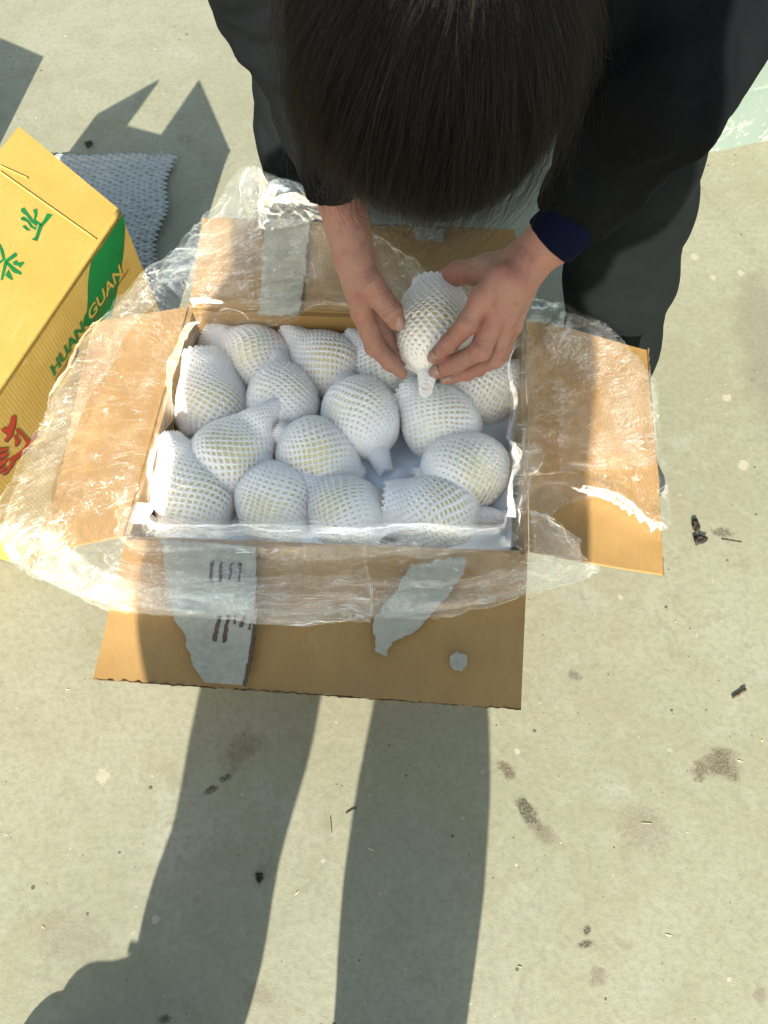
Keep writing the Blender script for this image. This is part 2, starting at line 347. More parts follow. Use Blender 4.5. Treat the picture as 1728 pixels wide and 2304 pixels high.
M = dict(concrete=m_concrete(),
         brown=m_card('brown_cardboard', (.50, .29, .092), (.56, .335, .115), .02, 900, .6, .2, .25),
         yellow=m_card('yellow_printed_cardboard', (.77, .52, .125), (.83, .58, .16), -1.2 + math.pi / 2 + .35, 1000, .42, .12, .55),
         edge=m_simple('raw_cardboard_edge', (.12, .082, .042), .9, 400, .5, .001),
         tape=m_simple('torn_paper_tape', (.25, .24, .195), .8, 130, .2, .001),
         flute=m_simple('torn_flute_grooves', (.075, .05, .032), .9, 200, .4, .001),
         skin=m_skin(), nail=m_simple('fingernail', (.28, .17, .135), .3, 80, .1, .0003),
         jacket=m_fabric('dark_jacket_cloth', (.0036, .0044, .0052)), trouser=m_fabric('dark_trouser_cloth', (.0058, .0078, .0085)),
         navy=m_fabric('navy_knit_cuff', (.002, .003, .013)), shoe=m_simple('shoe_leather', (.02, .02, .02), .5),
         film=m_film('clear_polythene', .018, bs=1.0), film2=m_film('clear_polythene_folded', .03, tint=(.93, .95, .97), bs=1.2),
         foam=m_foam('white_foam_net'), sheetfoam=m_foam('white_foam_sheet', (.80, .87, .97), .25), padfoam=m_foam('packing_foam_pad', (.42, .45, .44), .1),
         pear=m_pear(), green=m_simple('green_print', (.006, .13, .03), .45, 90, .2, .0003), red=m_simple('red_print', (.30, .03, .012), .45, 90, .2, .0003),
         black=m_simple('black_print', (.04, .035, .03), .5, 90, .2, .0003), rline=m_simple('brown_red_print', (.18, .05, .02), .5), yprint=m_simple('yellow_letter_print', (.36, .25, .05), .42, 90, .1, .0003),
         twig=m_simple('dry_twig', (.07, .05, .028), .85), leaf=m_simple('dry_leaf', (.025, .02, .013), .8, 150, .4), straw=m_simple('pale_straw', (.32, .28, .17), .7),
         plastic=m_simple('phone_plastic', (.03, .03, .035), .3))

# ------------------------------------------------------------------ setting
g = poly_mesh('ground', [(-60, -60, 0), (60, -60, 0), (60, 60, 0), (-60, 60, 0)], [(0, 1, 2, 3)])
tag(obj('ground', g, M['concrete']), 'pale sunlit concrete floor with stains and specks', None, None, 'structure')
def m_wall():
    s = NT('pale_green_wall_paint'); p = s.pos()
    n1 = s.noise(6, 5, .6, p); n2 = s.noise(45, 5, .65, p); z = s.n('ShaderNodeSeparateXYZ'); s.l(p, z.inputs[0])
    col = s.mix(s.ramp(n1, .3, .7), (.105, .145, .125), (.13, .17, .15))
    col = s.mix(s.math('MULTIPLY', s.ramp(n2, .56, .6), s.ramp(z.outputs[2], .0, .09, 1, .12)), col, (.24, .26, .24))
    st = s.ramp(s.math('ABSOLUTE', s.math('SUBTRACT', z.outputs[2], s.math('ADD', .115, s.math('MULTIPLY', n1, .02)))), 0, .004, .7, 0)
    col = s.mix(s.math('MULTIPLY', st, s.ramp(n2, .4, .5)), col, (.20, .23, .21))
    return s.done(s.bsdf(col, .6, s.bump(n2, .4, .003), .35))
M['wall'] = m_wall()
wa = np.array([.575, 1.243, 0]); wb = wa + np.array([.148, .034, 0]) / .152 * 3.0; wn = nrm([-.034, .148, 0])
def wallbox(name, a, b, n, t, z0, z1, mat, parent):
    a = np.array(a); b = np.array(b); q = [a, b, b + n * t, a + n * t]; e = nrm(b - a)
    L = np.linalg.norm(b - a); nx = 40; V = []; 
    for k in range(nx + 1):
        c = a + (b - a) * k / nx; j = .004 * math.sin(k * 1.9) + .003 * math.sin(k * .7)
        V += [c - n * j + [0, 0, z0], c + [0, 0, z1], c + n * t + [0, 0, z1], c + n * t + [0, 0, z0]]
    F = []
    for k in range(nx):
        o = 4 * k
        for i in range(4): F.append((o + i, o + 4 + i, o + 4 + (i + 1) % 4, o + (i + 1) % 4))
    F += [(0, 1, 2, 3), (4 * nx + 3, 4 * nx + 2, 4 * nx + 1, 4 * nx)]
    return obj(name, poly_mesh(name, V, [tuple(reversed(f)) for f in F]), mat, parent)
w_t = thing('painted_wall', 'pale green painted wall base with chipped white flecks behind the right arm', 'wall')
w_t['kind'] = 'structure'
wallbox('plinth', wa, wb, wn, .25, -.02, 1.1, M['wall'], w_t)

# ------------------------------------------------------------------ open brown carton
RZ = .252
cs = .84
FL = np.array([-.345 * cs, .402 * cs, RZ]); FR = np.array([.190 * cs, .380 * cs, RZ]); BR = np.array([.215 * cs, .765 * cs, RZ]); BL = np.array([-.300 * cs, .790 * cs, RZ])
carton = thing('open_carton', 'open brown cardboard carton full of net-wrapped pears with flaps spread', 'box')
TH = .005
def wallq(name, a, b, inward):
    a = a.copy(); b = b.copy(); n = nrm(inward); d = np.array([0, 0, RZ - .004])
    a2, b2 = a + n * TH, b + n * TH
    V = [a, b, b2, a2, a - d, b - d, b2 - d, a2 - d]
    F = [(0, 1, 2, 3), (4, 7, 6, 5), (0, 4, 5, 1), (1, 5, 6, 2), (2, 6, 7, 3), (3, 7, 4, 0)]
    obj(name, poly_mesh(name, V, F), M['brown'], carton)
cen = (FL + FR + BR + BL) / 4
e = nrm(FR - FL)
wallq('front_panel', FL, FR, [0, 1, 0]); wallq('back_panel', BL + e * .0, BR, [0, -1, 0])
wallq('left_panel', FL + [-.001, .006, 0], BL + [-.001, -.006, 0], [1, 0, 0]); wallq('right_panel', FR + [.001, .006, 0], BR + [.001, -.006, 0], [-1, 0, 0])
bq = [FL, FR, BR, BL]; obj('bottom_panel', poly_mesh('bottom_panel', [(*p[:2], .004) for p in bq] + [(*p[:2], .008) for p in bq], [(3, 2, 1, 0), (4, 5, 6, 7), (0, 1, 5, 4), (1, 2, 6, 5), (2, 3, 7, 6), (3, 0, 4, 7)]), M['brown'], carton)
off = np.array([0, 0, .004])
f_front = [FL + off + [0.001, -.001, 0], FR + off + [-.001, -.001, 0], at(1126, 1531, .240), at(200, 1466, .240)]
f_right = [FR + off + [.002, .004, 0], BR + off + [.002, 0, 0], at(1401, 752, .262), at(1434, 1241, .258)]
f_back = [BR + off + [0, .001, 0], BL + off + [0, .001, 0], at(438, 470, .262), at(1112, 495, .262)]
f_left = [BL + off + [-.002, 0, 0], FL + off + [-.002, .004, 0], at(88, 1195, .235), at(203, 700, .250)]
def flap(name, q, seed, n=(40, 20)):
    # q0,q1 hinge; q2,q3 outer
    qq = [np.asarray(x) for x in q]
    if np.cross(qq[1] - qq[0], qq[3] - qq[0])[2] < 0: qq = [qq[1], qq[0], qq[3], qq[2]]
    o = slab(name, qq, .0045, M['brown'], carton, n, .004, seed, .0015)
    # dark raw rims along the outer edge
    return o, qq
F1, q1 = flap('flap', f_front, 1); F2, q2 = flap('flap', f_right, 2); F3, q3 = flap('flap', f_back, 3); F4, q4 = flap('flap', f_left, 4)
def rim(q, z, parent, seed, a=3, b=2):
    p0, p1 = np.array(q[a]), np.array(q[b]); L = np.linalg.norm(p1 - p0); n = int(L / .004); out = nrm(np.cross(p1 - p0, [0, 0, 1])); V = []; F = []
    mid = (np.array(q[0]) + q[1]) / 2
    if (p0 - mid) @ out < 0: out = -out
    for k in range(n + 1):                                   # wavy flute between the two liners
        c = p0 + (p1 - p0) * k / n; zz = -.0022 + .0013 * math.sin(k * 1.7 + seed) + .0004 * math.sin(k * .31)
        j = .0006 * math.sin(k * 2.3) + .0005 * math.sin(k * .7 + seed)
        V += [c + out * (.0007 + j * .7) + [0, 0, zz + .0009], c + out * (.0007 + j * .7) + [0, 0, zz - .0009], c - out * .001 + [0, 0, zz]]
    for k in range(n):
        o = 3 * k; F += [(o, o + 3, o + 4, o + 1), (o, o + 2, o + 5, o + 3), (o + 1, o + 4, o + 5, o + 2)]
    r = obj('corrugated_edge', poly_mesh('corrugated_edge', V, F, True), M['edge'], parent); return r
rim(q1, 0, F1, 1); rim(q2, 0, F2, 2); rim(q3, 0, F3, 3); rim(q4, 0, F4, 4)

def patch(name, pts, q, lift, mat, parent, jag=2.5, seed=0, sub=14, thick=.0006):
    """a torn-edged paper remnant lying on the board spanned by q; pts in measured outline"""
    o = np.asarray(q[0], float); n = nrm(np.cross(np.asarray(q[1]) - o, np.asarray(q[3]) - o))
    if n[2] < 0: n = -n
    rr = random.Random(seed); P = []; k = len(pts)
    for i in range(k):
        a, b = pts[i], pts[(i + 1) % k]; L = math.hypot(b[0] - a[0], b[1] - a[1]); m = max(1, int(L / 6)); jj = 0 if len(a) > 2 else jag
        for t in range(m):
            x = a[0] + (b[0] - a[0]) * t / m + rr.uniform(-jj, jj); y = a[1] + (b[1] - a[1]) * t / m + rr.uniform(-jj, jj); P.append(on_plane(x, y, o, n) + n * (lift))
    N = len(P); V = P + [p - n * thick for p in P]
    F = [tuple(range(N)), tuple(reversed(range(N, 2 * N)))] + [(i, i + N, (i + 1) % N + N, (i + 1) % N) for i in range(N)]
    me = poly_mesh(name, V, F)
    if me.polygons[0].normal.dot(Vector(n)) < 0: me.flip_normals()
    return obj(name, me, mat, parent)
patch('torn_paper_tape', [(352, 1170), (556, 1185), (552, 1340), (548, 1380), (528, 1482, 1), (445, 1476, 1), (420, 1440), (400, 1370), (378, 1335), (368, 1280)], q1, .0072, M['tape'], F1, 3.2, 1)
patch('torn_paper_tape', [(885, 1225), (1005, 1205), (1000, 1240), (965, 1290), (930, 1330), (900, 1365), (850, 1390), (832, 1418), (812, 1412), (806, 1340), (850, 1290)], q1, .0072, M['tape'], F1, 3.2, 2)
patch('torn_paper_tape', [(972, 1420), (985, 1410), (1005, 1418), (1008, 1436), (995, 1452), (978, 1450), (970, 1436)], q1, .0072, M['tape'], F1, 2, 3)
patch('tape_slit', [(549, 1345), (556, 1347), (548, 1430), (534, 1485), (527, 1485), (540, 1425)], q1, .0076, M['flute'], F1, 1.5, 9)
for i, (xa, ya, xb, yb, ww) in enumerate([(478, 1332, 466, 1388, 8), (497, 1330, 486, 1392, 8), (512, 1332, 508, 1352, 6), (530, 1335, 524, 1358, 8), (545, 1338, 541, 1362, 6),
                                           (462, 1215, 458, 1262, 7), (482, 1218, 477, 1262, 7), (503, 1220, 498, 1256, 6), (523, 1222, 520, 1260, 6)]):
    patch('exposed_flute', [(xa - ww / 2, ya), (xa + ww / 2, ya), (xb + ww / 2, yb), (xb - ww / 2, yb)], q1, .0078, M['flute'], F1, 1.8, 20 + i)
patch('torn_paper_tape', [(560, 690), (575, 478), (672, 482), (660, 590), (645, 690)], q3, .0072, M['tape'], F3, 3, 4)
patch('torn_paper_tape', [(885, 495), (960, 505), (955, 530), (900, 525)], q3, .0072, M['tape'], F3, 2, 5)
for i, (a, b) in enumerate([((1215, 1010), (1310, 1135)), ((1120, 1105), (1420, 1150)), ((1320, 925), (1385, 880))]):   # crease lines on the right flap
    pass

# ------------------------------------------------------------------ yellow carton
R_ = np.array([-.359, .815, .27]); EL = nrm([-.34, -.94, 0]); EW = nrm([-.94, .34, 0]); YL, YW, YH = .437, .287, .27
yb = thing('yellow_carton', 'bright yellow printed fruit carton with its flaps raised, beside the open brown carton', 'box')
NL = R_ + EL * YL; Q_ = R_ + EW * YW; QN = NL + EW * YW; dz = np.array([0, 0, -YH + .002]); sd = np.array([.94, -.34, 0])
def board(name, a, b, c, d, t, parent=yb, mat='yellow', n=(1, 1), warp=0, seed=0):
    return slab(name, [a, b, c, d], t, M[mat], parent, n, warp, seed)
side = board('side_panel', R_ + dz, R_, NL, NL + dz, .004); 
board('side_panel', Q_, Q_ + dz, QN + dz, QN, .004)
board('end_panel', R_ - EL * -.004 + EW * .0045, R_ - EL * -.004 + dz + EW * .0045, Q_ + EL * .004 + dz - EW * .0045, Q_ + EL * .004 - EW * .0045, .004)
board('end_panel', QN - EL * .001 - EW * .0045, QN - EL * .001 + dz - EW * .0045, NL - EL * .001 + dz + EW * .0045, NL - EL * .001 + EW * .0045, .004)
board('bottom_panel', R_ + dz + [0, 0, .006] + EW * .006, NL + dz + [0, 0, .006] + EW * .006, QN + dz + [0, 0, .006] - EW * .006, Q_ + dz + [0, 0, .006] - EW * .006, .004)
DF = np.array([-.0987, .0357, .098]) * 1.02; DF2 = np.array([.090, -.0325, .083])
lift = np.array([0, 0, .003])
flapR = board('flap', R_ + lift, R_ + DF + lift, NL + DF + lift, NL + lift, .004, n=(1, 1))
me = flapR.data
board('flap', Q_ + DF2 + lift, Q_ + lift, QN + lift, QN + DF2 + lift, .004, n=(10, 30), warp=.003, seed=6)
# short end flaps fold down inside
board('end_flap', R_ + EL * .010 + EW * .02, R_ + EL * .035 + EW * .02 + [0, 0, -.10], Q_ + EL * .035 - EW * .02 + [0, 0, -.10], Q_ + EL * .010 - EW * .02, .004)
# rolled hinge fold
def tube(name, pts, r, mat, parent, n=10, jag=0):
    pts = [np.asarray(p, float) for p in pts]; V = []; F = []; k = len(pts)
    for i, p in enumerate(pts):
        t = nrm(pts[min(i + 1, k - 1)] - pts[max(i - 1, 0)]); a = nrm(np.cross(t, [0.13, .2, 1])) ; b = np.cross(t, a); rr = r[i] if hasattr(r, '__len__') else r
        for j in range(n):
            th = 2 * math.pi * j / n; V.append(p + (a * math.cos(th) + b * math.sin(th)) * rr)
    for i in range(k - 1):
        for j in range(n): F.append((i * n + j, i * n + (j + 1) % n, (i + 1) * n + (j + 1) % n, (i + 1) * n + j))
    F += [tuple(reversed(range(n))), tuple(range((k - 1) * n, k * n))]
    return obj(name, poly_mesh(name, V, F, True), mat, parent)
tube('hinge_fold', [R_ + EL * t + np.array([0, 0, .0005]) + EW * .001 for t in np.linspace(.001, YL - .001, 30)], .0042, M['yellow'], yb)
for a, b in (((0, 371), (208, 518)), ((0, 358), (60, 385))):
    nf = nrm(np.cross(DF, EL)); nf = nf if nf[2] > 0 else -nf
    tube('crease', [on_plane(a[0] + (b[0] - a[0]) * t - 30 * (1 - t) * 0, a[1] + (b[1] - a[1]) * t, R_ + lift, nf) + nf * .0005 for t in np.linspace(0, 1, 12)], .0012, M['yellow'], flapR, 6)
# near end foot of the carton: a loose bottom flap with its dark cut edge
bf = board('loose_bottom_flap', at(-30, 1120, .012), at(62, 1212, .012), at(70, 1228, .006), at(-30, 1198, .006), .004, n=(6, 2))
rim([at(-30, 1198, .006), at(70, 1228, .006), at(64, 1212, .014), at(-30, 1118, .014)], 0, bf, 3)
# print on the side panel and on the raised flap
NS = sd / np.linalg.norm(sd)
def print_poly(name, pts, o, n, lift_, mat, parent):
    P = [on_plane(x, y, o, n) + n * lift_ for x, y in pts]
    me = poly_mesh(name, P, [tuple(range(len(P)))])
    if me.polygons[0].normal.dot(Vector(n)) < 0: me.flip_normals()
    return obj(name, me, mat, parent)
def Z4(x, y): return (x * .3165 * .96, (400 + y * .3165) * .96)       # measured outline -> frame units
print_poly('green_print_field', [Z4(*p) for p in [(868, 268), (884, 300), (885, 400), (872, 560), (850, 690), (825, 830), (790, 990), (640, 1052), (590, 1062), (612, 980), (622, 880), (622, 760), (636, 640), (648, 590), (720, 492)]], R_, NS, .0004, M['green'], side)
FN = nrm(np.cross(DF, EL)); FN = FN if FN[2] > 0 else -FN
for pts in ([(145, 222), (170, 211), (190, 242), (235, 300), (262, 322), (262, 350), (225, 322), (180, 266), (150, 245)],
            [(232, 228), (262, 220), (264, 262), (252, 300), (300, 335), (285, 348), (238, 306), (243, 262)],
            [(145, 286), (165, 276), (205, 305), (232, 345), (258, 356), (252, 374), (215, 354), (190, 315), (150, 302)],
            [(155, 345), (176, 338), (218, 378), (188, 376)],
            [(333, 254), (373, 266), (300, 352), (264, 452), (221, 440), (250, 420), (270, 350), (310, 300)]):
    print_poly('green_character', [Z4(*p) for p in pts], R_ + lift, FN, .0006, M['green'], flapR)
for pts in ([(2, 728), (30, 590), (105, 532), (120, 545), (116, 562), (52, 604), (18, 730)], [(-30, 470), (0, 472), (24, 520), (36, 582), (0, 612), (-30, 612), (-30, 596), (0, 594), (16, 574), (4, 540), (0, 515), (-30, 500)],
            [(88, 602), (112, 585), (128, 604), (165, 598), (171, 610), (142, 642), (126, 626), (96, 622)], [(46, 592), (112, 648), (150, 672), (150, 692), (95, 676), (34, 604)],
            [(34, 692), (60, 653), (76, 690), (93, 728), (70, 724), (48, 706)]):
    print_poly('green_character', [Z4(*p) for p in pts], R_ + lift, FN, .0006, M['green'], flapR)
redp = [[(76, 1694), (110, 1690), (104, 1760), (92, 1790), (84, 1830), (48, 1872), (22, 1866), (52, 1830), (40, 1816), (6, 1796), (4, 1782), (40, 1776), (62, 1752)],
        [(104, 1776), (145, 1800), (206, 1872), (255, 1808), (263, 1816), (216, 1902), (176, 1945), (104, 2010), (84, 2050), (44, 2102), (8, 2110), (48, 2060), (70, 2020), (60, 1995), (100, 1975), (150, 1935), (186, 1888), (150, 1835), (110, 1800)],
        [(-20, 1926), (40, 1918), (62, 1925), (0, 1952), (-20, 1955)], [(-20, 1966), (30, 1950), (62, 1962), (10, 1992), (-20, 2004)], [(-20, 2022), (30, 1992), (56, 2000), (20, 2040), (-20, 2066)], [(-20, 2078), (24, 2050), (40, 2060), (8, 2090), (-20, 2106)],
        [(92, 1830), (116, 1822), (120, 1850), (142, 1866), (120, 1900), (100, 1905), (104, 1870)]]
for pts in redp:
    print_poly('dark_character_outline', [Z4(x + 6, y + 9) for x, y in pts], R_, NS, .0004, M['black'], side)
    print_poly('red_character', [Z4(*p) for p in pts], R_, NS, .0008, M['red'], side)
def text_on(txt, a, b, hgt, o, n, lift_, mat, parent, name, shear=.12, clip=None):
    cu = bpy.data.curves.new('txt', 'FONT'); cu.body = txt; cu.offset = .022; cu.resolution_u = 3; cu.shear = shear
    to = bpy.data.objects.new('txt', cu); C.objects.link(to); dg = bpy.context.evaluated_depsgraph_get(); me = bpy.data.meshes.new_from_object(to.evaluated_get(dg))
    bpy.data.objects.remove(to); V = np.array([v.co[:] for v in me.vertices]); x0, x1 = V[:, 0].min(), V[:, 0].max()
    A = on_plane(*a, o, n); B = on_plane(*b, o, n); ex = nrm(B - A); ez = np.cross(n, ex); L = np.linalg.norm(B - A); H = hgt / V[:, 1].max()
    for i, v in enumerate(me.vertices): v.co = Vector(A + ex * ((V[i, 0] - x0) / (x1 - x0) * L) + ez * V[i, 1] * H + n * lift_)
    me.name = name
    return obj(name, me, mat, parent)
base_a, base_b = Z4(380, 1412), Z4(872, 672)
def along(t): return (base_a[0] + (base_b[0] - base_a[0]) * t, base_a[1] + (base_b[1] - base_a[1]) * t)
text_on('HUANG', along(0.0), along(.565), .0175, R_, NS, .0006, M['green'], side, 'green_letters')
text_on('GUAN', along(.535), along(1.0), .0175, R_, NS, .0008, M['yprint'], side, 'yellow_letters')
text_on('ZHAOXIAN', Z4(410, 1478), Z4(560, 1240), .0085, R_, NS, .0006, M['black'], side, 'small_black_letters', .05)
ln = [Z4(384, 1432), Z4(905, 650), Z4(907, 655), Z4(386, 1437)]
print_poly('red_underline', ln, R_, NS, .0011, M['rline'], side)

# neighbouring carton, mostly outside the frame on the left: only its shadow reaches in
nb_ = thing('neighbour_carton', 'brown carton standing left of the yellow one, known by its shadow top left', 'box')
c0 = np.array([-.765, 1.09, 0]); e1 = nrm([-.5, -.87, 0]); e2 = nrm([-.87, .5, 0])
def bx(name, o, a, b, z0, z1, mat, parent):
    V = [o + [0, 0, z0], o + a + [0, 0, z0], o + a + b + [0, 0, z0], o + b + [0, 0, z0]]; V += [v + [0, 0, z1 - z0] for v in V]
    obj(name, poly_mesh(name, V, [(0, 1, 2, 3), (7, 6, 5, 4), (0, 4, 5, 1), (1, 5, 6, 2), (2, 6, 7, 3), (3, 7, 4, 0)]), mat, parent)
bx('side_panel', c0, e1 * .38, e2 * .28, .0, .27, M['brown'], nb_)
bx('lid_flap', c0 + e2 * .02 + e1 * .01, e1 * .34, e2 * .2, .272, .277, M['brown'], nb_)

# ------------------------------------------------------------------ foam nets
def net_mesh(nu, nv, fn, hole, puff, closed=True):
    """staggered diamond net. fn(u,v)->(P,N) arrays; hole(u,v)->0..1 opening"""
    cells = []
    for j in range(nv - 1):
        i = np.arange(nu if closed else nu - 1); o = .5 * (j & 1)
        cells.append(np.stack([i + o, np.full(len(i), j)], 1))
    Cc = np.vstack(cells).astype(float)                     # bottom node of each diamond
    ring = np.array([(0, 0), (.25, .5), (.5, 1), (.25, 1.5), (0, 2), (-.25, 1.5), (-.5, 1), (-.25, .5)])
    ctr = Cc + [0, 1]
    outer = Cc[:, None, :] + ring[None]
    inner_dir = ring - [0, 1]; ang = np.arctan2(inner_dir[:, 1], inner_dir[:, 0] * 2)
    rd = np.stack([np.cos(ang) * .29, np.sin(ang) * .56], 1)
    hs = hole(ctr[:, 0] / nu, ctr[:, 1] / nv)[:, None, None]
    inner = ctr[:, None, :] + rd[None] * hs
    mid = outer * .5 + (ctr[:, None, :] + rd[None] * np.maximum(hs, .3)) * .5
    def mp(Q, off):
        P, N = fn(Q[..., 0] / nu, Q[..., 1] / nv); return P + N * off
    # shared outer verts via rounding
    key = np.round(outer.reshape(-1, 2) * 4).astype(int)
    if closed: key[:, 0] %= 4 * nu
    uq, inv = np.unique(key, axis=0, return_inverse=True); inv = inv.reshape(outer.shape[:2])
    isnode = (uq[:, 1] % 4 == 0)
    Vo = mp(uq / 4., np.where(isnode, puff * .25, puff)[:, None])
    n0 = len(Vo); K = len(Cc)
    Vm = mp(mid, puff * .75).reshape(-1, 3); Vi = mp(inner, -puff * .9).reshape(-1, 3)
    im = n0 + np.arange(K * 8).reshape(K, 8); ii = n0 + K * 8 + np.arange(K * 8).reshape(K, 8)
    r = lambda a: np.roll(a, -1, 1)
    F = np.concatenate([np.stack([inv, r(inv), r(im), im], -1).reshape(-1, 4), np.stack([im, r(im), r(ii), ii], -1).reshape(-1, 4)])
    return np.vstack([Vo, Vm, Vi]), F
def frame(ax):
    ax = nrm(ax); a = nrm(np.cross(ax, [0, 0, 1]) if abs(ax[2]) < .9 else np.cross(ax, [1, 0, 0])); return ax, a, np.cross(ax, a)
GRP = 'net-wrapped pears packed in the carton'
def wrapped_pear(label, c, dirpx, tiltz, r, La, Lb, ra, rb, flat=(0., 0.), bend=0., seed=0, flatdir=0., group=GRP, grip=0):
    """c centre; dirpx = picture direction towards the net's mouth end A; La/Lb sleeve reach beyond centre; ra/rb end radii"""
    rr = random.Random(seed)
    d = nrm([dirpx[0], -dirpx[1] , tiltz]); ax, a, b = frame(d); c = np.asarray(c, float)
    t = thing('wrapped_pear', label, 'pear', group); t.location = c
    # pear
    nu, nv = 28, 20; V = []; F = []
    Lp = r * 1.12
    for j in range(nv + 1):
        th = math.pi * j / nv; x = -math.cos(th); rad = math.sin(th) ** .92 * r * (1 - .10 * x); V += [ax * (x * Lp * (1.0 if x < 0 else 1.06)) + (a * math.cos(2 * math.pi * i / nu) + b * math.sin(2 * math.pi * i / nu)) * rad for i in range(nu)]
    F = [(j * nu + i, j * nu + (i + 1) % nu, (j + 1) * nu + (i + 1) % nu, (j + 1) * nu + i) for j in range(nv) for i in range(nu)]
    pe = obj('pear', mesh_np('pear', V, F), M['pear'], t)
    tube('stem', [ax * (Lp * .97), ax * (Lp * 1.12) + a * .003, ax * (Lp * 1.3) + a * .007], [.0016, .0014, .002], M['twig'], t, 6)
    tw = rr.uniform(-1, 1); ph = rr.uniform(0, 6); sd_ = seed * 3.7; tc = nrm(np.array([0, 0, CAM_H]) - c); bel = math.atan2(tc @ b, tc @ a) + rr.uniform(-.5, .5); bx_ = rr.uniform(-.012, .012); Lb = max(Lb, r * 1.45); rb = min(rb, .017)
    def fn(u, v):
        x = -Lb + (La + Lb) * v                              # position along the axis
        th = 2 * math.pi * u + ph * .1 + tw * x * 9
        th = th + .13 * vnoise(np.stack([np.cos(th) * 1.6 + sd_, np.sin(th) * 1.6, x * 34 + 4], -1)); x = x + .0034 * vnoise(np.stack([np.cos(th) * 1.8 + sd_ + 9, np.sin(th) * 1.8, x * 30], -1)) * np.clip((1 - np.abs(2 * v - 1)) * 6, .35, 1)
        xx = x / (Lp * 1.04); inside = np.sqrt(np.clip(1 - xx ** 2, 0, 1)); rp = (inside ** .92) * r * (1 - .10 * xx) + .0024
        s = np.where(x > 0, ra, rb * (1 + .55 * np.clip((-x - Lp) / .03, 0, 1))); base = s + 0 * x
        k = .010 + .024 * (rb < .010); h = np.clip(.5 + .5 * (rp - base) / k, 0, 1); R = base + (rp - base) * h + k * h * (1 - h) * .9
        # never outside the relaxed tube by much
        fl = np.where(x > 0, flat[0], flat[1]) * np.clip((np.abs(x) - r * .9) / (r * .7), 0, 1)
        wob = 1 + .05 * vnoise(np.stack([np.cos(th) * 1.3 + sd_, np.sin(th) * 1.3, x * 28 + sd_], -1)) + .07 * np.clip((np.abs(x) - r * .8) / r, 0, 1) * np.sin(3 * th + sd_)
        R = R * wob
        ca, sa = np.cos(th), np.sin(th)
        fa, fb = math.cos(flatdir), math.sin(flatdir)
        p1 = ca * fa + sa * fb; p2 = -ca * fb + sa * fa
        q1 = R * p1 * (1 + fl * .45); q2 = R * p2 * (1 - fl * .8)
        ua = q1 * fa - q2 * fb; ub = q1 * fb + q2 * fa
        over = np.clip((x - r * 1.08), 0, 1); under = np.clip(-(x + r * 1.12), 0, 1)
        P = ax * x[..., None] + a * ua[..., None] + b * ub[..., None]
        P = P + np.array([0, 0, -1.]) * (over ** 1.5 * 4.0 * .6 + under ** 1.5 * 3)[..., None] + a * (bend * over * over * 60 * .3)[..., None]
        N = a * p1[..., None] * 0 + a * ca[..., None] + b * sa[..., None]
        return P, N
    def hole(u, v):
        x = -Lb + (La + Lb) * v; xx = np.clip(x / (Lp * 1.08), -1, 1); st = np.sqrt(1 - xx ** 2)
        nz = vnoise(np.stack([np.cos(2 * np.pi * u) * 1.2 + sd_, np.sin(2 * np.pi * u) * 1.2 + sd_, x * 20], -1))
        az = np.cos(2 * np.pi * u - bel); q = np.exp(-((x - bx_) / (r * .75)) ** 2) * (.45 + .55 * np.clip(az, -.3, 1))
        return np.clip(.12 + .92 * q * st * (.85 + .4 * nz), .10, 1.0)
    nvr = int((La + Lb) / .0043)
    V, F = net_mesh(28, nvr, fn, hole, .0013)
    obj('foam_net', mesh_np('foam_net', V, F), M['foam'], t)
    return t
PC = lambda x, y, z: at(x, y, z)
pears = [
 ('foam-netted pear in the back left corner, net mouth towards upper left', (548, 778), .200, (-.85, -.50), .10, .044, .078, .050, .026, .020, (.4, .2)),
 ('foam-netted pear second from the left in the back row, below the left wrist', (702, 790), .200, (-.72, -.62), .12, .0435, .078, .060, .026, .018, (.5, .6)),
 ('foam-netted pear mostly hidden behind the fingers of the left hand', (832, 800), .198, (-.75, -.6), .1, .043, .072, .055, .028, .02, (.4, .3)),
 ('tall foam-netted pear at the left wall, its left side in bright sun', (455, 872), .205, (-.18, -.98), .30, .0455, .070, .066, .036, .026, (.3, .3)),
 ('foam-netted pear with a pinched net mouth in the middle of the left half', (612, 868), .208, (-.15, -.98), .20, .0445, .068, .066, .019, .024, (.3, .7)),
 ('large foam-netted pear in the centre, net tail pointing to the blue sheet', (782, 905), .212, (.38, .92), -.02, .0465, .084, .056, .016, .024, (.5, .2)),
 ('foam-netted pear right of centre, net mouth towards the held pear', (950, 915), .210, (-.72, -.69), .08, .0455, .066, .072, .030, .016, (.3, .5)),
 ('foam-netted pear at the right wall, half under the right hand', (1040, 842), .200, (.95, -.2), .0, .046, .058, .07, .030, .02, (.2, .2)),
 ('foam-netted pear with its net mouth flaring wide over its neighbours', (500, 990), .216, (.66, -.70), .12, .0455, .094, .060, .033, .022, (.75, .5)),
 ('round foam-netted pear left of the pale blue sheet', (687, 988), .208, (.85, .45), -.35, .0455, .06, .062, .024, .016, (.3, .3)),
 ('round foam-netted pear at the right wall with a small net tail', (1006, 1018), .212, (.90, -.28), -.05, .0475, .078, .056, .012, .026, (.5, .2)),
 ('foam-netted pear in the front left corner, net mouth raised and sunlit', (420, 1065), .210, (-.42, -.86), .35, .0465, .082, .055, .030, .024, (.6, .2)),
 ('round foam-netted pear second from the left in the front row', (594, 1090), .206, (.35, .9), -.30, .045, .06, .062, .024, .016, (.3, .3)),
 ('foam-netted pear third from the left in the front row, net folded flat at upper left', (748, 1110), .206, (-.70, -.60), -.05, .0445, .074, .055, .030, .024, (.8, .2)),
 ('foam-netted pear in the front row right, net mouth open to the left', (938, 1108), .206, (-.98, -.08), .05, .0455, .066, .088, .038, .015, (.3, .6)),
]
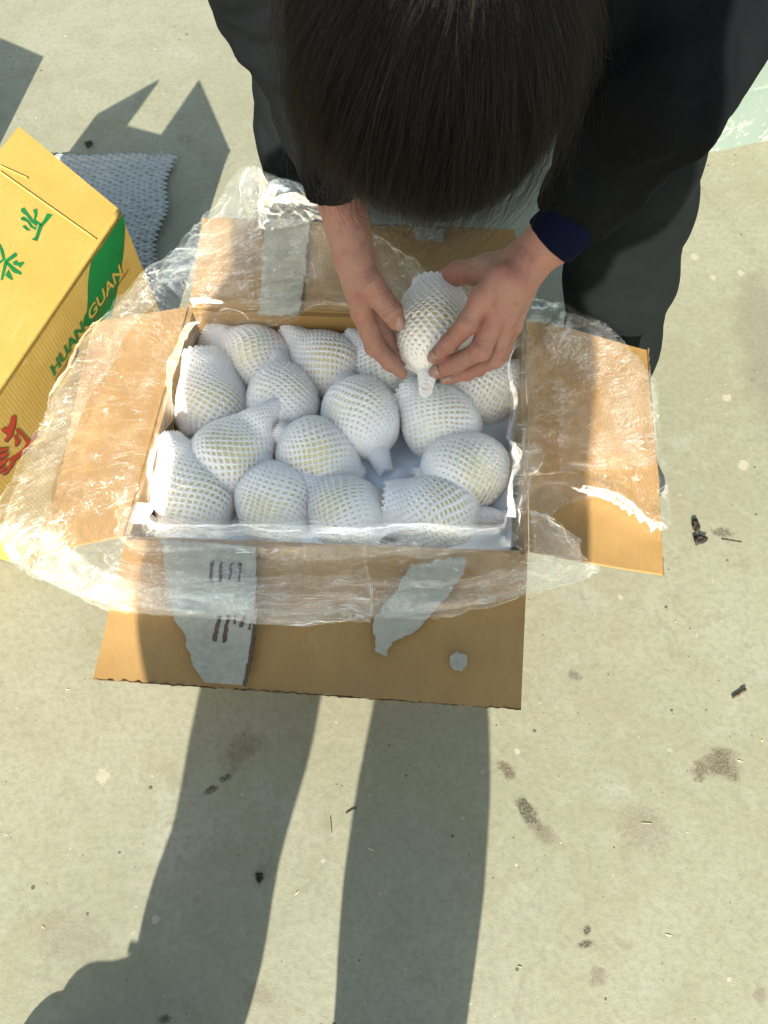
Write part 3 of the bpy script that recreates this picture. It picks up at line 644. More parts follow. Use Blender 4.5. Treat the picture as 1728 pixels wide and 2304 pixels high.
for i, (lab, (x, y), z, d, tz, r, La, Lb, ra, rb, fl) in enumerate(pears):
    wrapped_pear(lab, at(x, y, z), d, tz, r, La, Lb, ra, rb, fl, seed=i + 1, flatdir=math.pi / 2 if tz > -.5 else 0)
HP = at(934, 715, .318)
wrapped_pear('foam-netted pear held up between the two hands above the carton', HP, (.12, -.97), .28, .0425, .064, .070, .031, .0095, (.15, .75), seed=30, flatdir=math.pi / 2, group=None)
# lower layer seen in gaps
for i, (x, y, z) in enumerate([(395, 985, .150), (450, 800, .165), (900, 855, .17)]):
    wrapped_pear(['lower-layer pear in a smooth-closed net at the left wall', 'lower-layer pear behind the tall sunlit one at the left wall', 'lower-layer pear under the held pear'][i], at(x, y, z), (-.3, -.9), .3, .043, .06, .06, .026, .02, (.3, .3), seed=50 + i, group='pears of the lower layer')
# separator sheet under the top layer
def sheet(name, fn, nu, nv, mat, parent=None):
    u, v = np.meshgrid(np.linspace(0, 1, nu + 1), np.linspace(0, 1, nv + 1), indexing='ij'); P = fn(u, v); idx = np.arange(P.shape[0] * P.shape[1]).reshape(P.shape[:2])
    F = np.stack([idx[:-1, :-1], idx[1:, :-1], idx[1:, 1:], idx[:-1, 1:]], -1).reshape(-1, 4); return obj(name, mesh_np(name, P.reshape(-1, 3), F), mat, parent)
cor = [FL, FR, BR, BL]
def sep(u, v):
    uu = .02 + .96 * u; vv = .02 + .96 * v
    P = cor[0] * ((1 - uu) * (1 - vv))[..., None] + cor[1] * (uu * (1 - vv))[..., None] + cor[2] * (uu * vv)[..., None] + cor[3] * ((1 - uu) * vv)[..., None]
    P[..., 2] = .194 + .016 * np.sin(u * 17) * np.sin(v * 12 + 1) + .006 * fbm(P * 22, 3); return P
tag(sheet('separator_sheet', sep, 120, 90, M['sheetfoam']), 'pale blue-white foam sheet lying between the pear layers', 'packing sheet')

# foam packing mat on the ground behind the yellow carton
def matfn(u, v):
    a = np.array([-.66, .90, 0]); eu = np.array([.285, .004, 0]); ev = np.array([.004, .330, 0])
    u = np.clip(u, .02, .955); P = a + u[..., None] * eu + v[..., None] * ev; P[..., 0] += .006 * np.sin(v * 14) * u
    P[..., 2] = .008 + .003 * np.abs(np.sin(v * 50)) + .003 * vnoise(P * 30); N = np.zeros_like(P); N[..., 2] = 1; return P, N
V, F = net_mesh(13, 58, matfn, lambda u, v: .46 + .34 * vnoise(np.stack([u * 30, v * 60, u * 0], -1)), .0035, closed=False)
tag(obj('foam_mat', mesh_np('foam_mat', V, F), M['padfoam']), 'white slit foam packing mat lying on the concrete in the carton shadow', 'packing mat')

# ------------------------------------------------------------------ clear plastic liner
# stations round the mouth: inside, rim in, rim out, middle, outer edge   (x, y, z)
ST = [
 [(790, 1128, .225), (790, 1160, .266), (792, 1195, .266), (795, 1270, .268), (800, 1346, .262)],
 [(650, 1128, .225), (645, 1160, .266), (640, 1195, .266), (620, 1275, .268), (600, 1351, .262)],
 [(500, 1120, .225), (485, 1155, .266), (470, 1190, .266), (450, 1262, .266), (430, 1330, .262)],
 [(345, 1120, .225), (325, 1150, .270), (290, 1175, .268), (240, 1225, .262), (190, 1285, .240)],
 [(335, 1080, .225), (310, 1090, .272), (262, 1120, .270), (150, 1170, .262), (60, 1222, .235)],
 [(345, 1020, .215), (318, 1020, .274), (265, 1030, .275), (140, 1070, .268), (16, 1150, .248)],
 [(368, 940, .215), (335, 930, .274), (285, 930, .278), (180, 940, .270), (60, 1015, .255)],
 [(385, 850, .215), (358, 835, .274), (310, 830, .275), (220, 830, .270), (128, 868, .258)],
 [(412, 770, .215), (385, 745, .274), (345, 730, .275), (290, 720, .272), (215, 718, .262)],
 [(440, 712, .225), (425, 668, .276), (405, 650, .282), (370, 620, .278), (320, 600, .266)],
 [(500, 705, .235), (490, 655, .278), (480, 630, .284), (450, 560, .282), (400, 520, .272)],
 [(560, 705, .235), (560, 650, .276), (555, 620, .276), (530, 520, .29), (470, 450, .29)],
 [(620, 700, .240), (620, 650, .272), (620, 610, .270), (600, 480, .30), (530, 360, .34)],
 [(690, 690, .240), (690, 648, .270), (690, 600, .270), (690, 520, .280), (610, 385, .34)],
 [(770, 690, .240), (770, 655, .270), (770, 610, .270), (760, 545, .275), (705, 440, .30)],
 [(850, 700, .240), (850, 670, .270), (850, 650, .270), (830, 590, .275), (800, 505, .275)],
 [(940, 710, .240), (940, 680, .270), (935, 660, .270), (925, 635, .272), (880, 560, .272)],
 [(1030, 730, .240), (1030, 700, .270), (1030, 680, .270), (1010, 650, .270), (955, 605, .270)],
 [(1085, 770, .235), (1100, 715, .272), (1115, 690, .275), (1120, 670, .278), (1120, 640, .272)],
 [(1092, 800, .225), (1118, 735, .275), (1150, 720, .280), (1190, 690, .285), (1195, 668, .276)],
 [(1095, 850, .220), (1118, 820, .274), (1150, 800, .277), (1250, 740, .285), (1300, 712, .278)],
 [(1096, 900, .220), (1118, 890, .274), (1150, 880, .272), (1270, 830, .278), (1390, 800, .272)],
 [(1096, 950, .220), (1118, 960, .272), (1150, 965, .272), (1290, 940, .275), (1424, 880, .266)],
 [(1096, 1000, .220), (1118, 1010, .272), (1150, 1015, .275), (1300, 1010, .273), (1424, 1010, .266)],
 [(1100, 1040, .220), (1116, 1035, .274), (1140, 1030, .276), (1290, 1052, .275), (1432, 1152, .262)],
 [(1102, 1075, .220), (1112, 1060, .274), (1130, 1050, .278), (1200, 1048, .278), (1330, 1075, .268)],
 [(1100, 1120, .220), (1112, 1110, .274), (1125, 1100, .276), (1160, 1100, .277), (1180, 1120, .268)],
 [(1070, 1140, .225), (1090, 1160, .268), (1110, 1180, .268), (1170, 1200, .262), (1290, 1222, .235)],
 [(1000, 1132, .225), (1010, 1165, .266), (1020, 1198, .266), (1060, 1250, .266), (1120, 1292, .258)],
 [(900, 1130, .225), (900, 1162, .266), (905, 1198, .266), (925, 1265, .268), (950, 1326, .262)],
]
_jr = random.Random(5)
ST = [[(x + _jr.uniform(-9, 9) * k, y + _jr.uniform(-9, 9) * k, z + _jr.uniform(-.004, .005) * k) for (x, y, z), k in zip(row, (.8, 1, 1, 1.2, .5))] for row in ST]
def film_sheet(name, rows, nu, nv, mat, parent, amp=1., closed=True, seed=0, vdens=.7):
    K = len(rows); W = np.array([[at(*p) for p in r] for r in rows])          # (K,5,3)
    A = np.stack([catmull(W[:, j], nu, closed) for j in range(W.shape[1])], 1)  # along
    n = len(A); B = np.stack([catmull(A[i], nv) for i in range(n)], 0)         # (n, m, 3)
    m = B.shape[1]
    if closed: ext = np.concatenate([B[-1:], B, B[:1]]); dU = ext[2:] - ext[:-2]
    else: dU = np.gradient(B, axis=0)
    dV = np.gradient(B, axis=1); N = np.cross(dU, dV); N /= np.linalg.norm(N, axis=-1, keepdims=True) + 1e-9; N[N[..., 2] < 0] *= -1
    s = np.concatenate([[0], np.cumsum(np.linalg.norm(np.diff(B[:, m // 2], axis=0), axis=1))]); s = np.repeat(s[:, None], m, 1)
    t = np.concatenate([np.zeros((n, 1)), np.cumsum(np.linalg.norm(np.diff(B, axis=1), axis=2), axis=1)], 1)
    per = s.max(); th = s / per * 2 * np.pi; cx_, sx_ = np.cos(th) * per / 6.28, np.sin(th) * per / 6.28
    q = np.stack([cx_, sx_, t], -1)
    tt = t / t.max(axis=1, keepdims=True)
    radial = ridge(q * [48, 48, 6] + seed + fbm(B * 14, 2)[..., None] * .5, 3); tang = ridge(q * [9, 9, 42] + seed + 5, 3); crk = ridge(B * 34 + seed + fbm(B * 12, 2)[..., None] * 1.1, 3); fine = ridge(B * 120 + seed, 2)
    side_ = np.clip(np.abs(nrm_arr(dU)[..., 1]), 0, 1)       # 1 where the rim runs away from the viewer (left and right sides)
    D = (.0016 * radial * (.35 + .65 * side_) + .0014 * tang * (1.1 - .6 * side_) + .0009 * crk + .0002 * fine) * amp
    D = D + .0045 * fbm(B * 9 + seed, 2) * np.clip(tt * 2, 0, 1) * .8
    big = fbm(q * [24, 24, 3.5] + seed + 40 + fbm(B * 10, 2)[..., None] * .6, 2)
    D = D + np.clip((tt - .12) * 4, 0, 1) * (.25 + .75 * side_ ** 2) * (.0075 * big + .005) * np.clip((1.06 - tt) * 6, 0, 1)
    D = D * np.clip(.35 + tt * 1.3, 0, 1) * (1 + .8 * np.clip((tt - .8) / .2, 0, 1))
    B2 = B + N * D[..., None]
    B2 += nrm_arr(dV) * (.0035 * fbm(q * [26, 26, 3] + seed + 9, 2))[..., None]; B2 += nrm_arr(dV) * (.006 * vnoise(q * [15, 15, 1] + seed + 31) * np.clip(1 - tt * 1.6, 0, 1) * closed)[..., None]; B2[..., 2] += .003 * vnoise(q * [22, 22, 4] + seed + 2)
    # hem wanders
    B2 += (nrm_arr(dV) * (np.clip((tt - .85) / .15, 0, 1) * (.006 * vnoise(q * [18, 18, 1] + seed)))[..., None])
    idx = np.arange(n * m).reshape(n, m)
    if closed: idx = np.vstack([idx, idx[:1]])
    F = np.stack([idx[:-1, :-1], idx[1:, :-1], idx[1:, 1:], idx[:-1, 1:]], -1).reshape(-1, 4)
    me = mesh_np(name, B2.reshape(-1, 3), F); at_ = me.attributes.new('film_uv', 'FLOAT_VECTOR', 'POINT'); at_.data.foreach_set('vector', np.stack([s, t, side_], -1).astype(np.float32).ravel())
    return obj(name, me, mat, parent)
def nrm_arr(a): return a / (np.linalg.norm(a, axis=-1, keepdims=True) + 1e-9)
liner = thing('plastic_liner', 'clear crinkled plastic bag lining the carton, its mouth spread over the flaps', 'plastic bag')
film_sheet('film', ST, 22, 30, M['film'], liner, 1.0, True, 0)
def fold(rows, f0, f1, zl, seed, amp, name='folded_hem', nu=26, nv=10, mat='film2'):
    """a second layer between fractions f0..f1 of each station"""
    out = []
    for r in rows:
        P = catmull(np.array(r, float), 12); L = len(P) - 1
        a = [P[int(round((f0 + (f1 - f0) * k / 3) * L))].copy() for k in range(4)]
        for p, l in zip(a, (0, .6, 1, .5)): p[2] += zl * l + .002
        out.append([tuple(p) for p in a])
    return film_sheet(name, out, nu, nv, M[mat], liner, amp, False, seed)
fold(ST[0:1] + ST[1:10], .80, 1.0, .010, 3, 1.1)
fold([ST[26], ST[27], ST[28], ST[29], ST[0], ST[1], ST[2], ST[3]], .66, .97, .006, 11, 1.5)
fold([ST[27], ST[28], ST[29], ST[0], ST[1], ST[2], ST[3], ST[4]], .10, .46, .006, 17, 1.7, mat='film')
fold(ST[9:14], .5, .98, .008, 23, 1.2)
fold(ST[18:24], .60, .96, .006, 31, 1.3, mat='film')
fold(ST[22:27], .1, .55, .008, 37, 1.4, mat='film')
# bunched tail of the bag sticking up at the back left
def bunch():
    c = [(560, 470, .27), (560, 430, .30), (548, 395, .32), (545, 370, .33)]; rad = [46, 34, 26, 10]; V = []; n = 64; rows = []
    cc = catmull(np.array([[*at(*p)] for p in c]), 10); rr = catmull(np.array([[px(at(*p), r)] for p, r in zip(c, rad)]), 10)[:, 0]
    th = np.linspace(0, 2 * np.pi, n, endpoint=False)
    for p, r in zip(cc, rr):
        P = p + np.stack([np.cos(th) * r, np.sin(th) * r * .7, 0 * th], -1); P += np.stack([np.cos(th), np.sin(th), 0 * th], -1) * (ridge(P * 60, 3) * .0035)[:, None]; rows.append(P)
    B = np.array(rows); m = len(B); idx = np.arange(m * n).reshape(m, n); i2 = np.roll(idx, -1, 1)
    return mesh_np('bunched_tail', B.reshape(-1, 3), np.stack([idx[:-1], i2[:-1], i2[1:], idx[1:]], -1).reshape(-1, 4))
obj('bunched_tail', bunch(), M['film'], liner)
film_sheet('film_tail', [[(560, 400, .33), (560, 425, .31), (560, 460, .29), (560, 490, .28)], [(610, 385, .32), (620, 415, .33), (625, 450, .30), (620, 485, .28)], [(670, 405, .31), (675, 430, .32), (680, 450, .30), (680, 470, .285)], [(760, 440, .30), (755, 450, .31), (750, 462, .30), (745, 478, .285)]], 30, 14, M['film2'], liner, 1.5, False, 41)

# ------------------------------------------------------------------ worker
person = thing('person', 'dark-haired person in a dark jacket bending over the carton, wrapping a pear', 'person')
def J(x, y, z, r): p = at(x, y, z); return (p, px(p, r))
def tube_sdf(P, D, js, k, sq=None): return chain(P, D, js, k, sq)
def build(sdf, pts, h, pad):
    P0 = np.array([p - r for p, r in pts]).min(0) - pad; P1 = np.array([p + r for p, r in pts]).max(0) + pad
    G = grid(P0, P1, h); D = sdf(G); return snets(D, P0, h)
def Z6(x, y): return (912 + x * .2026, 432 + y * .2026)
def Z7(x, y): return (672 + x * .191, 403 + y * .191)
def j6(x, y, z, r): a = Z6(x, y); return J(a[0], a[1], z, r * .2026)
def j7(x, y, z, r): a = Z7(x, y); return J(a[0], a[1], z, r * .191)
# right-of-picture hand
def wrinkle(P, c, d, w, n, amp):
    """fine skin folds across a joint: rings along direction d round centre c"""
    d = np.asarray(nrm(d), np.float32); q = P - np.asarray(c, np.float32); s = q @ d; rr = np.sqrt((q * q).sum(-1))
    return amp * np.cos(s / w * np.pi * n) * np.exp(-(rr / w) ** 2 * .6)
R_arm = [J(1345, 345, .525, 52), j6(1370, 420, .452, 258), j6(1150, 640, .436, 232)]
R_meta = [[j6(1110, 600, .436, 150), j6(860, 820, .432, 150), j6(640, 1040, .414, 128)],
          [j6(1130, 640, .434, 160), j6(950, 900, .428, 150), j6(810, 1180, .404, 122)],
          [j6(1160, 680, .430, 150), j6(1040, 930, .420, 130), j6(900, 1270, .392, 112)],
          [j6(1180, 720, .420, 140), j6(1090, 960, .405, 115), j6(970, 1330, .374, 95)]]
R_fing = [[j6(640, 1040, .414, 118), j6(480, 1320, .392, 108), j6(285, 1530, .362, 92), j6(140, 1665, .340, 74)],
          [j6(810, 1180, .404, 112), j6(620, 1600, .372, 104), j6(350, 1750, .340, 92), j6(160, 1825, .322, 76)],
          [j6(900, 1270, .392, 105), j6(770, 1690, .350, 92), j6(480, 1830, .320, 82), j6(270, 1905, .305, 66)],
          [j6(970, 1330, .374, 90), j6(840, 1640, .325, 78), j6(600, 1800, .297, 70), j6(430, 1850, .286, 58)]]
R_thumb = [j6(1010, 640, .425, 150), j6(700, 720, .398, 140), j6(390, 780, .368, 118), j6(130, 890, .334, 100), j6(-20, 1000, .312, 84)]
def r_hand(P):
    D = chain(P, None, R_arm, .01)
    D = smin(D, chain(P, None, R_thumb, .008), .016)
    for mt in R_meta: D = smin(D, chain(P, None, mt, .006), .012)
    D = smin(D, rcone(P, j6(800, 800, .415, 0)[0], j6(880, 1050, .405, 0)[0], px(j6(800, 800, .415, 1)[0], 30), px(j6(800, 800, .415, 1)[0], 26)), .012)
    FG = None
    for k, fg in enumerate(R_fing):
        f = chain(P, None, fg, .003)
        for (p, r) in fg[1:3]: f = smin(f, np.sqrt(((P - p.astype(np.float32)) ** 2).sum(-1)) - r * 1.03, .004)   # knuckles
        FG = f if FG is None else smin(FG, f, .0012)
    D = smin(D, FG, .006)
    for fg in R_fing[:3]:
        for (p, r), (a, _), (b, _) in ((fg[1], fg[0], fg[2]), (fg[2], fg[1], fg[3])): D = D + wrinkle(P, p + np.array([0, 0, r]), b - a, .009, 5, .0006)
    for c in (Z6(1150, 600), Z6(1190, 560), Z6(980, 720)):                         # wrist folds
        p = at(*c, .47); D = D + wrinkle(P, p, nrm([1, .8, 0]), .022, 6, .00012)
    D = D + .0005 * vnoise(P * 90) 
    # tendons
    for mt in R_meta[:3]:
        D = D - .0010 * np.exp(-(rcone(P, mt[1][0] + [0, 0, mt[1][1]], mt[2][0] + [0, 0, mt[2][1]], 0, 0) / .004) ** 2)
    return D
L_arm = [j7(250, -250, .505, 275), j7(345, 150, .478, 258), j7(420, 500, .455, 232), j7(480, 760, .440, 226)]
L_meta = [[j7(480, 800, .434, 190), j7(520, 1100, .415, 165), j7(580, 1420, .385, 128)],
          [j7(500, 820, .420, 190), j7(560, 1120, .395, 160), j7(640, 1430, .362, 120)],
          [j7(520, 840, .405, 170), j7(600, 1140, .375, 140), j7(700, 1440, .340, 105)],
          [j7(540, 860, .395, 150), j7(640, 1160, .355, 120), j7(760, 1430, .322, 95)]]
L_fing = [[j7(580, 1420, .385, 128), j7(715, 1800, .345, 104), j7(900, 1990, .322, 88), j7(1025, 2110, .308, 66)],
          [j7(690, 1400, .358, 112), j7(820, 1680, .330, 100), j7(940, 1880, .312, 82), j7(1010, 1985, .302, 66)],
          [j7(740, 1400, .338, 100), j7(900, 1640, .300, 90), j7(1010, 1800, .285, 78), j7(1080, 1880, .275, 62)],
          [j7(800, 1380, .320, 90), j7(930, 1560, .285, 76), j7(1030, 1680, .268, 66), j7(1100, 1740, .26, 54)]]
L_thumb = [j7(540, 880, .434, 180), j7(660, 1090, .426, 150), j7(790, 1270, .412, 128), j7(900, 1400, .400, 124), j7(965, 1530, .388, 102)]
def l_hand(P):
    D = chain(P, None, L_arm, .01)
    T = chain(P, None, L_thumb, .005)
    D = smin(D, T, .010)
    for mt in L_meta: D = smin(D, chain(P, None, mt, .006), .012)
    FG = None
    for fg in L_fing:
        f = chain(P, None, fg, .003)
        for (p, r) in fg[1:3]: f = smin(f, np.sqrt(((P - p.astype(np.float32)) ** 2).sum(-1)) - r * 1.02, .004)
        FG = f if FG is None else smin(FG, f, .0012)
    D = smin(D, FG, .005)
    p, r = L_thumb[3]; D = D + wrinkle(P, p + np.array([-.0, -.002, r]), L_thumb[4][0] - L_thumb[2][0], .014, 7, .0011)
    p, r = L_thumb[1]; D = D + wrinkle(P, p + np.array([0, 0, r]), L_thumb[2][0] - L_thumb[0][0], .014, 5, .0003)
    for fg in L_fing[:2]: 
        (p, r) = fg[1]; D = D + wrinkle(P, p + np.array([0, 0, r]), fg[2][0] - fg[0][0], .009, 5, .0006)
    D = D + .0005 * vnoise(P * 90)
    return D
# head
HC = np.array([0, 0, CAM_H]) + ray(942, 98) * .455
EX = np.array([1., 0, 0]); EF = nrm(-UP * .78 + FW * .62); EU = np.cross(EX, EF); EU = EU if EU @ (-FW) > 0 else -EU
AX = np.stack([EX, EF, EU])                                   # right, face-forward, crown
def hp(x, f, u): return HC + EX * x + EF * f + EU * u
def head(P):
    D = ell(P, hp(0, -.012, .0), (.076, .092, .078), AX)
    D = smin(D, ell(P, hp(0, .012, -.055), (.060, .070, .068), AX), .03)
    D = smin(D, ell(P, hp(0, .045, -.105), (.030, .030, .024), AX), .03)                       # chin
    D = smin(D, rcone(P, hp(0, .078, -.030), hp(0, .102, -.062), .007, .013), .010)            # nose
    for s in (-1, 1):
        D = smax(D, -ell(P, hp(.030 * s, .092, -.030), (.016, .012, .010), AX), .008)           # eye socket
        D = smin(D, ell(P, hp(.030 * s, .072, -.032), (.012, .012, .012), AX), .003)            # eyeball lid
        D = smin(D, ell(P, hp(.040 * s, .062, -.062), (.018, .016, .016), AX), .02)             # cheek
        e = ell(P, hp(.080 * s, -.010, -.045), (.010, .020, .034), AX); e = smax(e, -ell(P, hp(.090 * s, -.004, -.045), (.007, .012, .022), AX), .004); D = smin(D, e, .006)
    D = smin(D, ell(P, hp(0, .082, -.085), (.024, .009, .005), AX), .005); D = smin(D, ell(P, hp(0, .080, -.094), (.020, .009, .006), AX), .005)   # lips
    D = smin(D, rcone(P, hp(0, -.035, -.05), hp(0, -.07, -.16), .052, .058), .03)               # neck
    return D
SH_L = (at(610, -70, .640), .058); SH_R = (at(1470, -40, .640), .066)
neck = hp(0, -.07, -.16); hipL = np.array([-.02, 1.14, .62]); hipR = np.array([.20, 1.14, .62]); chest = (SH_L[0] + SH_R[0]) / 2
EL_L = (at(700, 230, .550), .044); EL_R = (at(1425, 215, .600), .050)
def trunk(P):
    D = rcone(P, chest + [0, .02, 0], (hipL + hipR) / 2, .10, .12)
    for a in (SH_L, SH_R): D = smin(D, rcone(P, chest, a[0], .07, .04), .03)
    D = smin(D, rcone(P, neck, chest, .055, .07), .03)
    D = smin(D, chain(P, None, [(SH_L[0], .04), (EL_L[0], .034), (L_arm[0][0], .030)], .01), .01); D = smin(D, chain(P, None, [(SH_R[0], .042), (EL_R[0], .036), (R_arm[0][0], .032)], .01), .01)
    return D
R_fing = [[(p, rr * 1.07) for p, rr in fg] for fg in R_fing]; L_fing = [[(p, rr * 1.05) for p, rr in fg] for fg in L_fing]
pl = [p for m in (L_arm[1:], L_thumb, *L_meta, *L_fing) for p in m]; pr_ = [p for m in (R_arm[1:], R_thumb, *R_meta, *R_fing) for p in m]
parts = [build(l_hand, pl, .0014, .006), build(r_hand, pr_, .0014, .006), build(head, [(HC, .115), (hp(0, .03, -.09), .06)], .003, .01),
         build(trunk, [(chest, .1), SH_L, SH_R, (hipL, .14), (hipR, .14), (neck, .06), EL_L, EL_R, (L_arm[0][0], .04), (R_arm[0][0], .04)], .010, .03)]
V, F = merge(parts); body = obj('body', mesh_np('body', V, F), M['skin'], person)
# fingernails
def nail(a, b, ra, up, s=1.):
    d = nrm(b - a); u = nrm(up - d * (up @ d)); sdv = np.cross(d, u); c = b - d * ra * .10; w_, l_ = ra * .72 * s, ra * .95 * s; V = []; F = []; nu, nv = 9, 9
    for i in range(nu):
        for j in range(nv):
            x = -1 + 2 * i / (nu - 1); y = -1 + 2 * j / (nv - 1); k = 1 - .28 * abs(x) ** 3 * (y > 0) - .1 * abs(x) ** 2 * (y < 0)
            V.append(c + sdv * x * w_ + d * (y * l_ * k) + u * (ra * (1.06 - .38 * x * x - .22 * max(y, 0) ** 2 + .16 * max(-y, 0))))
    for i in range(nu - 1):
        for j in range(nv - 1): F.append((i * nv + j, (i + 1) * nv + j, (i + 1) * nv + j + 1, i * nv + j + 1))
    o = obj('fingernail', poly_mesh('fingernail', V, F, True), M['nail'], body); md = o.modifiers.new('t', 'SOLIDIFY'); md.thickness = .0006
for fg, up in ((R_fing[0], np.array([.05, -.3, 1])), (R_fing[1], np.array([0, -.45, 1])), (R_fing[2], np.array([0, -.6, 1]))): nail(fg[2][0], fg[3][0], fg[3][1], up)
nail(L_thumb[3][0], L_thumb[4][0], L_thumb[4][1], np.array([.35, -.5, 1.]), .95)

# clothes
def folds(P, f, amp): return amp * ridge(P * f, 2)
def jacket_sdf(P):
    D = rcone(P, chest + [0, .03, .01], (hipL + hipR) / 2 + [0, 0, .02], .15, .16, None)
    D = smin(D, rcone(P, SH_L[0], SH_R[0], .075, .082), .05)
    arms = chain(P, None, [(SH_L[0], .066), (EL_L[0], .050), (L_cuff[0], L_cuff[1])], .015)
    arms = smin(arms, chain(P, None, [(SH_R[0] + [.03, 0, 0], .085), (EL_R[0], .058), (R_mid[0], R_mid[1]), (R_cuff[0], R_cuff[1])], .018), .01)
    D = smin(D, arms, .02)
    D = D + .0048 * ridge(P * [11, 11, 15] + fbm(P * 6, 2)[..., None] * 1.2, 2) + .0012 * ridge(P * 38, 2)
    # elbow folds
    q = np.sqrt(((P - EL_R[0].astype(np.float32)) ** 2).sum(-1)); D = D - .006 * np.sin(((P - EL_R[0]) @ nrm([1.2, .5, -.4])) * 150) * np.exp(-(q / .07) ** 2)
    # cut at the cuffs (open tube ends)
    for (c, r), (a, _) in ((L_cuff, EL_L), (R_cuff, R_mid)):
        n = nrm(c - a).astype(np.float32); pl_ = (P - c.astype(np.float32)) @ n; near = np.sqrt(((P - c.astype(np.float32)) ** 2).sum(-1)) < r * 2.4
        D = np.where(near, smax(D, pl_, .003), D)
        inner = smax(rcone(P, a, c + n * .05, r - .009, r - .0065), -(pl_ + .03), .002); D = np.where(near, smax(D, -inner, .002), D)
    # neck opening
    D = smax(D, -rcone(P, neck, hp(0, 0, 0), .062, .10), .004)
    return D
L_cuff = J(728, 428, .478, 74); R_cuff = J(1240, 464, .465, 96); R_mid = J(1330, 335, .535, 122)
L_cuff = (L_cuff[0], L_cuff[1]); 
V, F = build(jacket_sdf, [(chest, .17), (SH_L[0], .1), (SH_R[0], .14), (hipL, .17), (hipR, .17), EL_L, (EL_R[0], .09), L_cuff, R_cuff], .0036, .02)
obj('jacket', mesh_np('jacket', V, F), M['jacket'], person)
def cuff_sdf(P):
    a = j6(1560, 250, .468, 0)[0]; b = j6(1378, 432, .452, 0)[0]; r = px(b, 64); n = nrm(b - a).astype(np.float32)
    D = rcone(P, a, b, r * 1.02, r); pl_ = (P - b.astype(np.float32)) @ n; D = smax(D, pl_ - .004, .004); D = smax(D, -(pl_ + .06), .002)
    D = smax(D, -rcone(P, a, b + n * .03, r - .0042, r - .0042), .0012)
    th = ridge(P * 60, 2); return D + .0004 * th
b_ = j6(1378, 432, .452, 64); V, F = build(cuff_sdf, [b_, j6(1560, 250, .468, 300)], .0014, .02)
obj('undersleeve_cuff', mesh_np('undersleeve_cuff', V, F), M['navy'], person)
# trousers
AR = [(at(1300, 890, .03), .058), (at(1318, 740, .14), .066), (at(1338, 600, .27), .069), (at(1362, 440, .40), .071), (at(1368, 330, .48), .070), (hipR, .095)]
AL = [(np.array([-.120, .935, .03]), .055), (np.array([-.118, .945, .14]), .062), (np.array([-.115, .965, .28]), .068), (np.array([-.10, .99, .42]), .075), (hipL, .11)]
def trouser_sdf(P):
    D = chain(P, None, AR, .02); D = smin(D, chain(P, None, AL, .02), .02); D = smin(D, rcone(P, hipL, hipR, .12, .12), .03)
    D = D + .0022 * ridge(P * [16, 16, 9] + fbm(P * 4, 2)[..., None] * 1.5, 2)
    for c, r in (AR[0], AL[0]): D = smax(D, -(P[..., 2] - .028), .004)
    return D
V, F = build(trouser_sdf, AR + AL, .005, .02); obj('trousers', mesh_np('trousers', V, F), M['trouser'], person)
def shoe(c, d, parent, mat=None, k=1.):
    d = nrm(d); s = np.cross([0, 0, 1], d); c = np.asarray(c)
    def f(P):
        D = rcone(P, c + d * -.03 + [0, 0, .036], c + d * .13 + [0, 0, .026 * k], .038, .032 * k); D = smin(D, rcone(P, c + [0, 0, .05], c + [0, 0, .09], .036, .038), .02)
        return smax(D, .003 - P[..., 2], .004)
    V, F = build(f, [(c, .17), (c + [0, 0, .1], .05)], .005, .02); return obj('shoe', mesh_np('shoe', V, F), mat or M['shoe'], parent)
shoe([AR[0][0][0], AR[0][0][1] + .0, 0], [.35, -.9, 0], person); shoe([-.12, .935, 0], [-.2, -1, 0], person)

# hair: strands grown from the scalp, combed out from the crown whorl
def m_hair():
    s = NT('dark_hair'); hi = s.n('ShaderNodeHairInfo'); p = s.pos()
    col = s.mix(hi.outputs['Random'], (.0014, .0010, .0008), (.0070, .0036, .0021))
    col = s.mix(s.ramp(hi.outputs['Random'], .992, .995), col, (.06, .055, .05))
    pr = s.bsdf(col, .34, None, .22)
    return s.done(pr)
M['hair'] = m_hair(); M['scalp'] = m_simple('scalp', (.17, .135, .105), .42, 300, .2)
def scalp_sdf(P):
    D = ell(P, hp(0, -.012, .0), (.0775, .0935, .0795), AX); q = (P - HC.astype(np.float32)) @ AX.T.astype(np.float32)
    return smax(D, -(q[..., 2] + .035 + .35 * (q[..., 1] + .01)) * 1, .004) if False else smax(D, (q[..., 1] - .055) * .9 - (q[..., 2] - .01) * .9, .006)
V, F = build(scalp_sdf, [(HC, .1)], .004, .02); scal = obj('scalp', mesh_np('scalp', V, F), M['scalp'], person)
